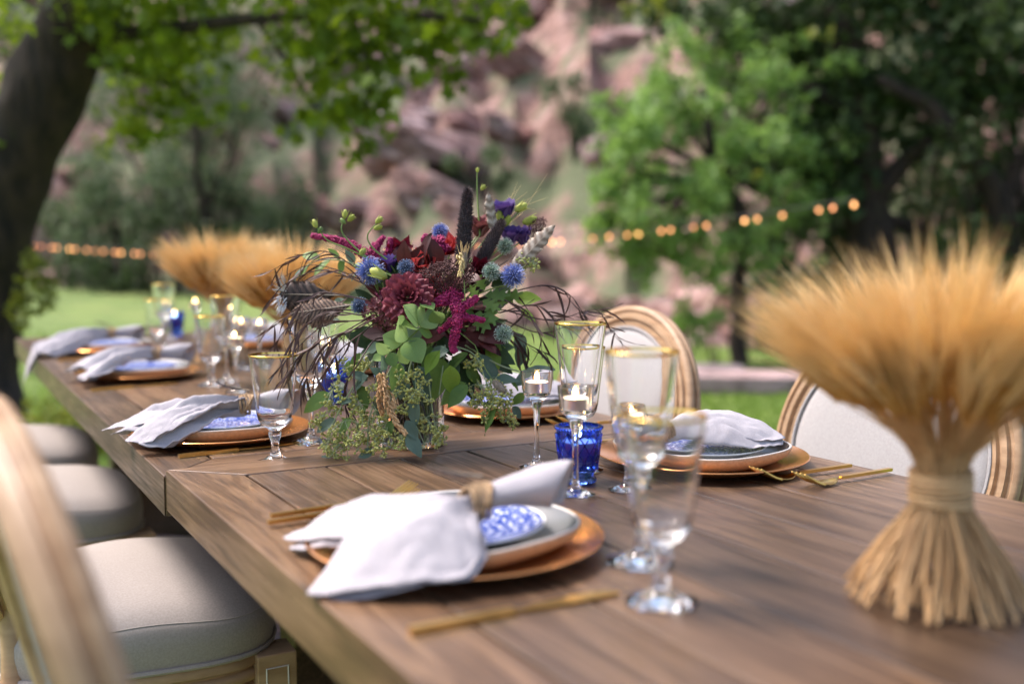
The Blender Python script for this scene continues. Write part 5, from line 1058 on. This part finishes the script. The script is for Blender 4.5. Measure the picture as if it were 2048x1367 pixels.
for i, (path, n, dd) in enumerate([([(1000, 590), (1090, 570), (1140, 590), (1165, 625)], 13, -.02), ([(1010, 620), (1100, 640), (1170, 622), (1205, 618)], 12, .0), ([(1010, 640), (1080, 665), (1150, 650), (1215, 655), (1240, 680)], 14, .02), ([(1000, 650), (1050, 685), (1090, 705)], 10, -.05), ([(1000, 625), (1070, 610), (1120, 645)], 11, -.04), ([(1010, 600), (1055, 625), (1085, 680)], 11, -.06), ([(1000, 660), (1040, 700), (1060, 745)], 9, -.03)]):
    agonis(path, 'dark wispy agonis spray arching out towards the tall goblet', n, dd)
agonis([(715, 730), (690, 770), (690, 810), (695, 840)], 'dark drooping agonis twig hanging among the berries', 9, -.11, (.035, .06), 1.2)

# curling bud stems
def buds(lab, path, bl, dd=0.0):
    P = smooth_path([B(x, y, dd) for x, y in path], 7); t = flower('bud_stem', lab, 'flower bud', P[0], M['stem_green'], .0014); mb = MB(); m = len(P); mb.tube(P, [.0017 - .0008 * i / m for i in range(m)], 6); part('twig', mb, M['stem_green'], t, world=True)
    for (x, y, r, ax_, mt) in bl:
        c = B(x, y, dd); d = RT * ax_[0] + UP * ax_[1]; mb = MB(); mb.ball(c, r * .00086, 8, 6, 0, 1.9, d)
        for k in range(4): a = k * 1.57; u = d.orthogonal().normalized(); w = d.normalized().cross(u); mb.spike(c - d.normalized() * r * .0009 + (u * math.cos(a) + w * math.sin(a)) * r * .0006, d.normalized() + (u * math.cos(a) + w * math.sin(a)) * .35, r * .0028, r * .0003)
        part('bud', mb, M[mt], t, world=True)
buds('green bud stem curling over the sideways amaranth spike', [(790, 555), (740, 520), (690, 495), (655, 480), (632, 452)], [(630, 447, 5, (-.4, 1), 'lime'), (640, 460, 4, (.4, 1), 'stem_green'), (725, 503, 5, (.6, .6), 'lime')], -.03)
buds('green bud stem rising beside the forked amaranth', [(740, 520), (700, 485), (683, 460), (690, 435)], [(690, 428, 5, (.1, 1), 'lime'), (702, 436, 5, (.8, .8), 'lime'), (686, 442, 4, (-.6, .6), 'stem_green')], -.03)
buds('green bud stem bent over in front of the forked amaranth', [(775, 520), (745, 495), (735, 470), (755, 445)], [(758, 440, 5, (.7, .6), 'lime'), (756, 455, 5, (1, .3), 'lime')], -.03)
buds('lime green bud in front of the violet-blue thistle', [(800, 560), (775, 548), (760, 546)], [(757, 547, 10, (-.6, .3), 'lime')], -.085)
buds('slender green bud stem standing above the pale feather', [(960, 470), (955, 400), (954, 345)], [(955, 340, 3, (0, 1), 'lime'), (966, 375, 4, (.6, .8), 'lime')], .05)
buds('lime buds among the purple lisianthus', [(985, 480), (1010, 450), (1045, 418)], [(1042, 415, 8, (.8, .5), 'lime'), (998, 434, 8, (.1, 1), 'lime'), (1014, 442, 7, (.4, .9), 'lime'), (1060, 441, 9, (1, .3), 'lime'), (812, 495, 8, (0, 1), 'lime')], .05)

# grasses: dried wheat, bunny tail
def ear_spray(mb, P, r, n, g, mi=0):
    m = len(P)
    for i in range(n):
        s = i / n; k = min(m - 2, int(s * (m - 1))); d = (P[k + 1] - P[k]).normalized(); u = d.orthogonal().normalized(); w = d.cross(u); a = g.uniform(0, 6.28); o = u * math.cos(a) + w * math.sin(a); mb.ball(P[k] + o * r * (1 - .6 * s), .0019, 5, 3, mi, 2.3, d + o * .5)
g = random.Random(6); t = flower('dried_grain', 'tan dried grain head hanging down before the vase', 'dried grass', B(765, 740, -.12), M['stem_tan']); mb = MB(); P = smooth_path([B(762, 750, -.13), B(772, 800, -.14), B(790, 840, -.14), B(812, 868, -.14)], 8); mb.tube(P, .0016, 5); ear_spray(mb, P, .0062, 130, g)
P = smooth_path([B(768, 765, -.13), B(785, 800, -.135), B(788, 815, -.135)], 6); ear_spray(mb, P, .005, 45, g); P = smooth_path([B(762, 775, -.13), B(758, 800, -.135), B(766, 830, -.135)], 6); ear_spray(mb, P, .005, 50, g); part('grain_head', mb, M['straw'], t, world=True)
M['bunny'] = pm('bunny_tail', (.22, .20, .13), (.38, .30, .25), rough=.9, scale=300)
def bunny(lab, path, dd, r=.0075):
    P = [B(x, y, dd) for x, y in path]; t = flower('bunny_tail_grass', lab, 'dried grass', P[0], M['stem_green'], .0011); mb = MB(); mb.tube(smooth_path(P[:3], 5), .0008, 5); part('twig', mb, M['stem_green'], t, world=True); mb = MB(); a, b = P[2], P[3]; mb.ball((a + b) / 2, r * .8, 10, 8, 0, (b - a).length / r / 1.6, b - a); d = (b - a).normalized()
    for i in range(320): q = rq.random(); u = d.orthogonal(); an = rq.uniform(0, 6.28); o = (u * math.cos(an) + d.cross(u) * math.sin(an)).normalized(); mb.spike(a.lerp(b, q) + o * r * .7 * math.sin(math.pi * (.12 + .8 * q)), o + d * .9, .0055, .00035)
    part('tuft', mb, M['bunny'], t, world=True)
bunny('soft bunny-tail grass head nodding beside the candle holders', [(950, 690), (970, 735), (986, 760), (1010, 785)], -.09); bunny('soft bunny-tail grass head beside the tall black millet', [(930, 600), (928, 560), (927, 540), (929, 505)], -.10, .005)
M['yellow_bract'] = fm('straw_bract', (.50, .36, .13), (.66, .52, .25)); t = flower('dried_grain', 'small yellowish grain ear on the chocolate lace flower', 'dried grass', B(922, 515, -.11), M['stem_tan']); mb = MB(); P = smooth_path([B(918, 510, -.115), B(924, 530, -.12), B(919, 552, -.12)], 8); ear_spray(mb, P, .004, 40, g); part('grain_head', mb, M['yellow_bract'], t, world=True)
t = flower('bearded_grass', 'pale bearded grass with long fine awns above the lisianthus', 'dried grass', B(1000, 460, .08), M['stem_tan'], .001); mb = MB()
for i in range(11): x = rq.uniform(1000, 1100); b = B(985 + rq.uniform(-8, 20), 470, .08); mb.tube([b, b.lerp(B(x, rq.uniform(345, 420), .08), .5) + Vector((0, 0, .004)), B(x, rq.uniform(345, 430), .08)], [.00035, .0003, .0001], 4)
part('awn', mb, M['awn'], t, world=True)
t = flower('bearded_grass', 'pale bearded wisps in front of the tall black millet', 'dried grass', B(925, 545, -.10), M['stem_tan'], .001); mb = MB()
for i in range(18): b = B(926, 535, -.10); mb.tube([b, B(926 + rq.uniform(-14, 14), rq.uniform(480, 500), -.10)], [.0006, .0002], 4)
part('awn', mb, M['awn'], t, world=True)

# feathers
def feather(lab, a, b, W, mats, up, seed, down=0, curl=.1):
    a, b = Vector(a), Vector(b); L = (b - a).length; me = feather_mesh(L, W, mats, curl, 64, seed, down); Mx = frame(a, b - a, up, 1.0); o = link('feather', me, None, Mx); o.modifiers.new('thickness', 'SOLIDIFY').thickness = .0004; tag(o, lab, 'feather', 'feathers in the flower arrangement')
feather('pale brown and white feather standing beside the tall black millet', B(992, 480, .03), B(976, 384, .02), .0105, [M['feather_pale'], M['quill']], tc, 1, curl=-.05); feather('striped brown feather leaning out beside the purple lisianthus', B(1005, 560, .0), B(1112, 452, .0), .017, [M['feather_pale'], M['quill']], tc + upv * .3, 2, curl=.08)
feather('broad dark striped feather half hidden in the wispy agonis', B(700, 610, .01), B(580, 628, .02), .030, [M['feather_stripe'], M['quill']], tc + upv * .2, 3, curl=.05); feather('dark feather with a fluffy white tip behind the agonis', B(670, 590, .03), B(560, 588, .03), .034, [M['feather_dark'], M['quill'], M['down']], tc, 4, 70, .05)
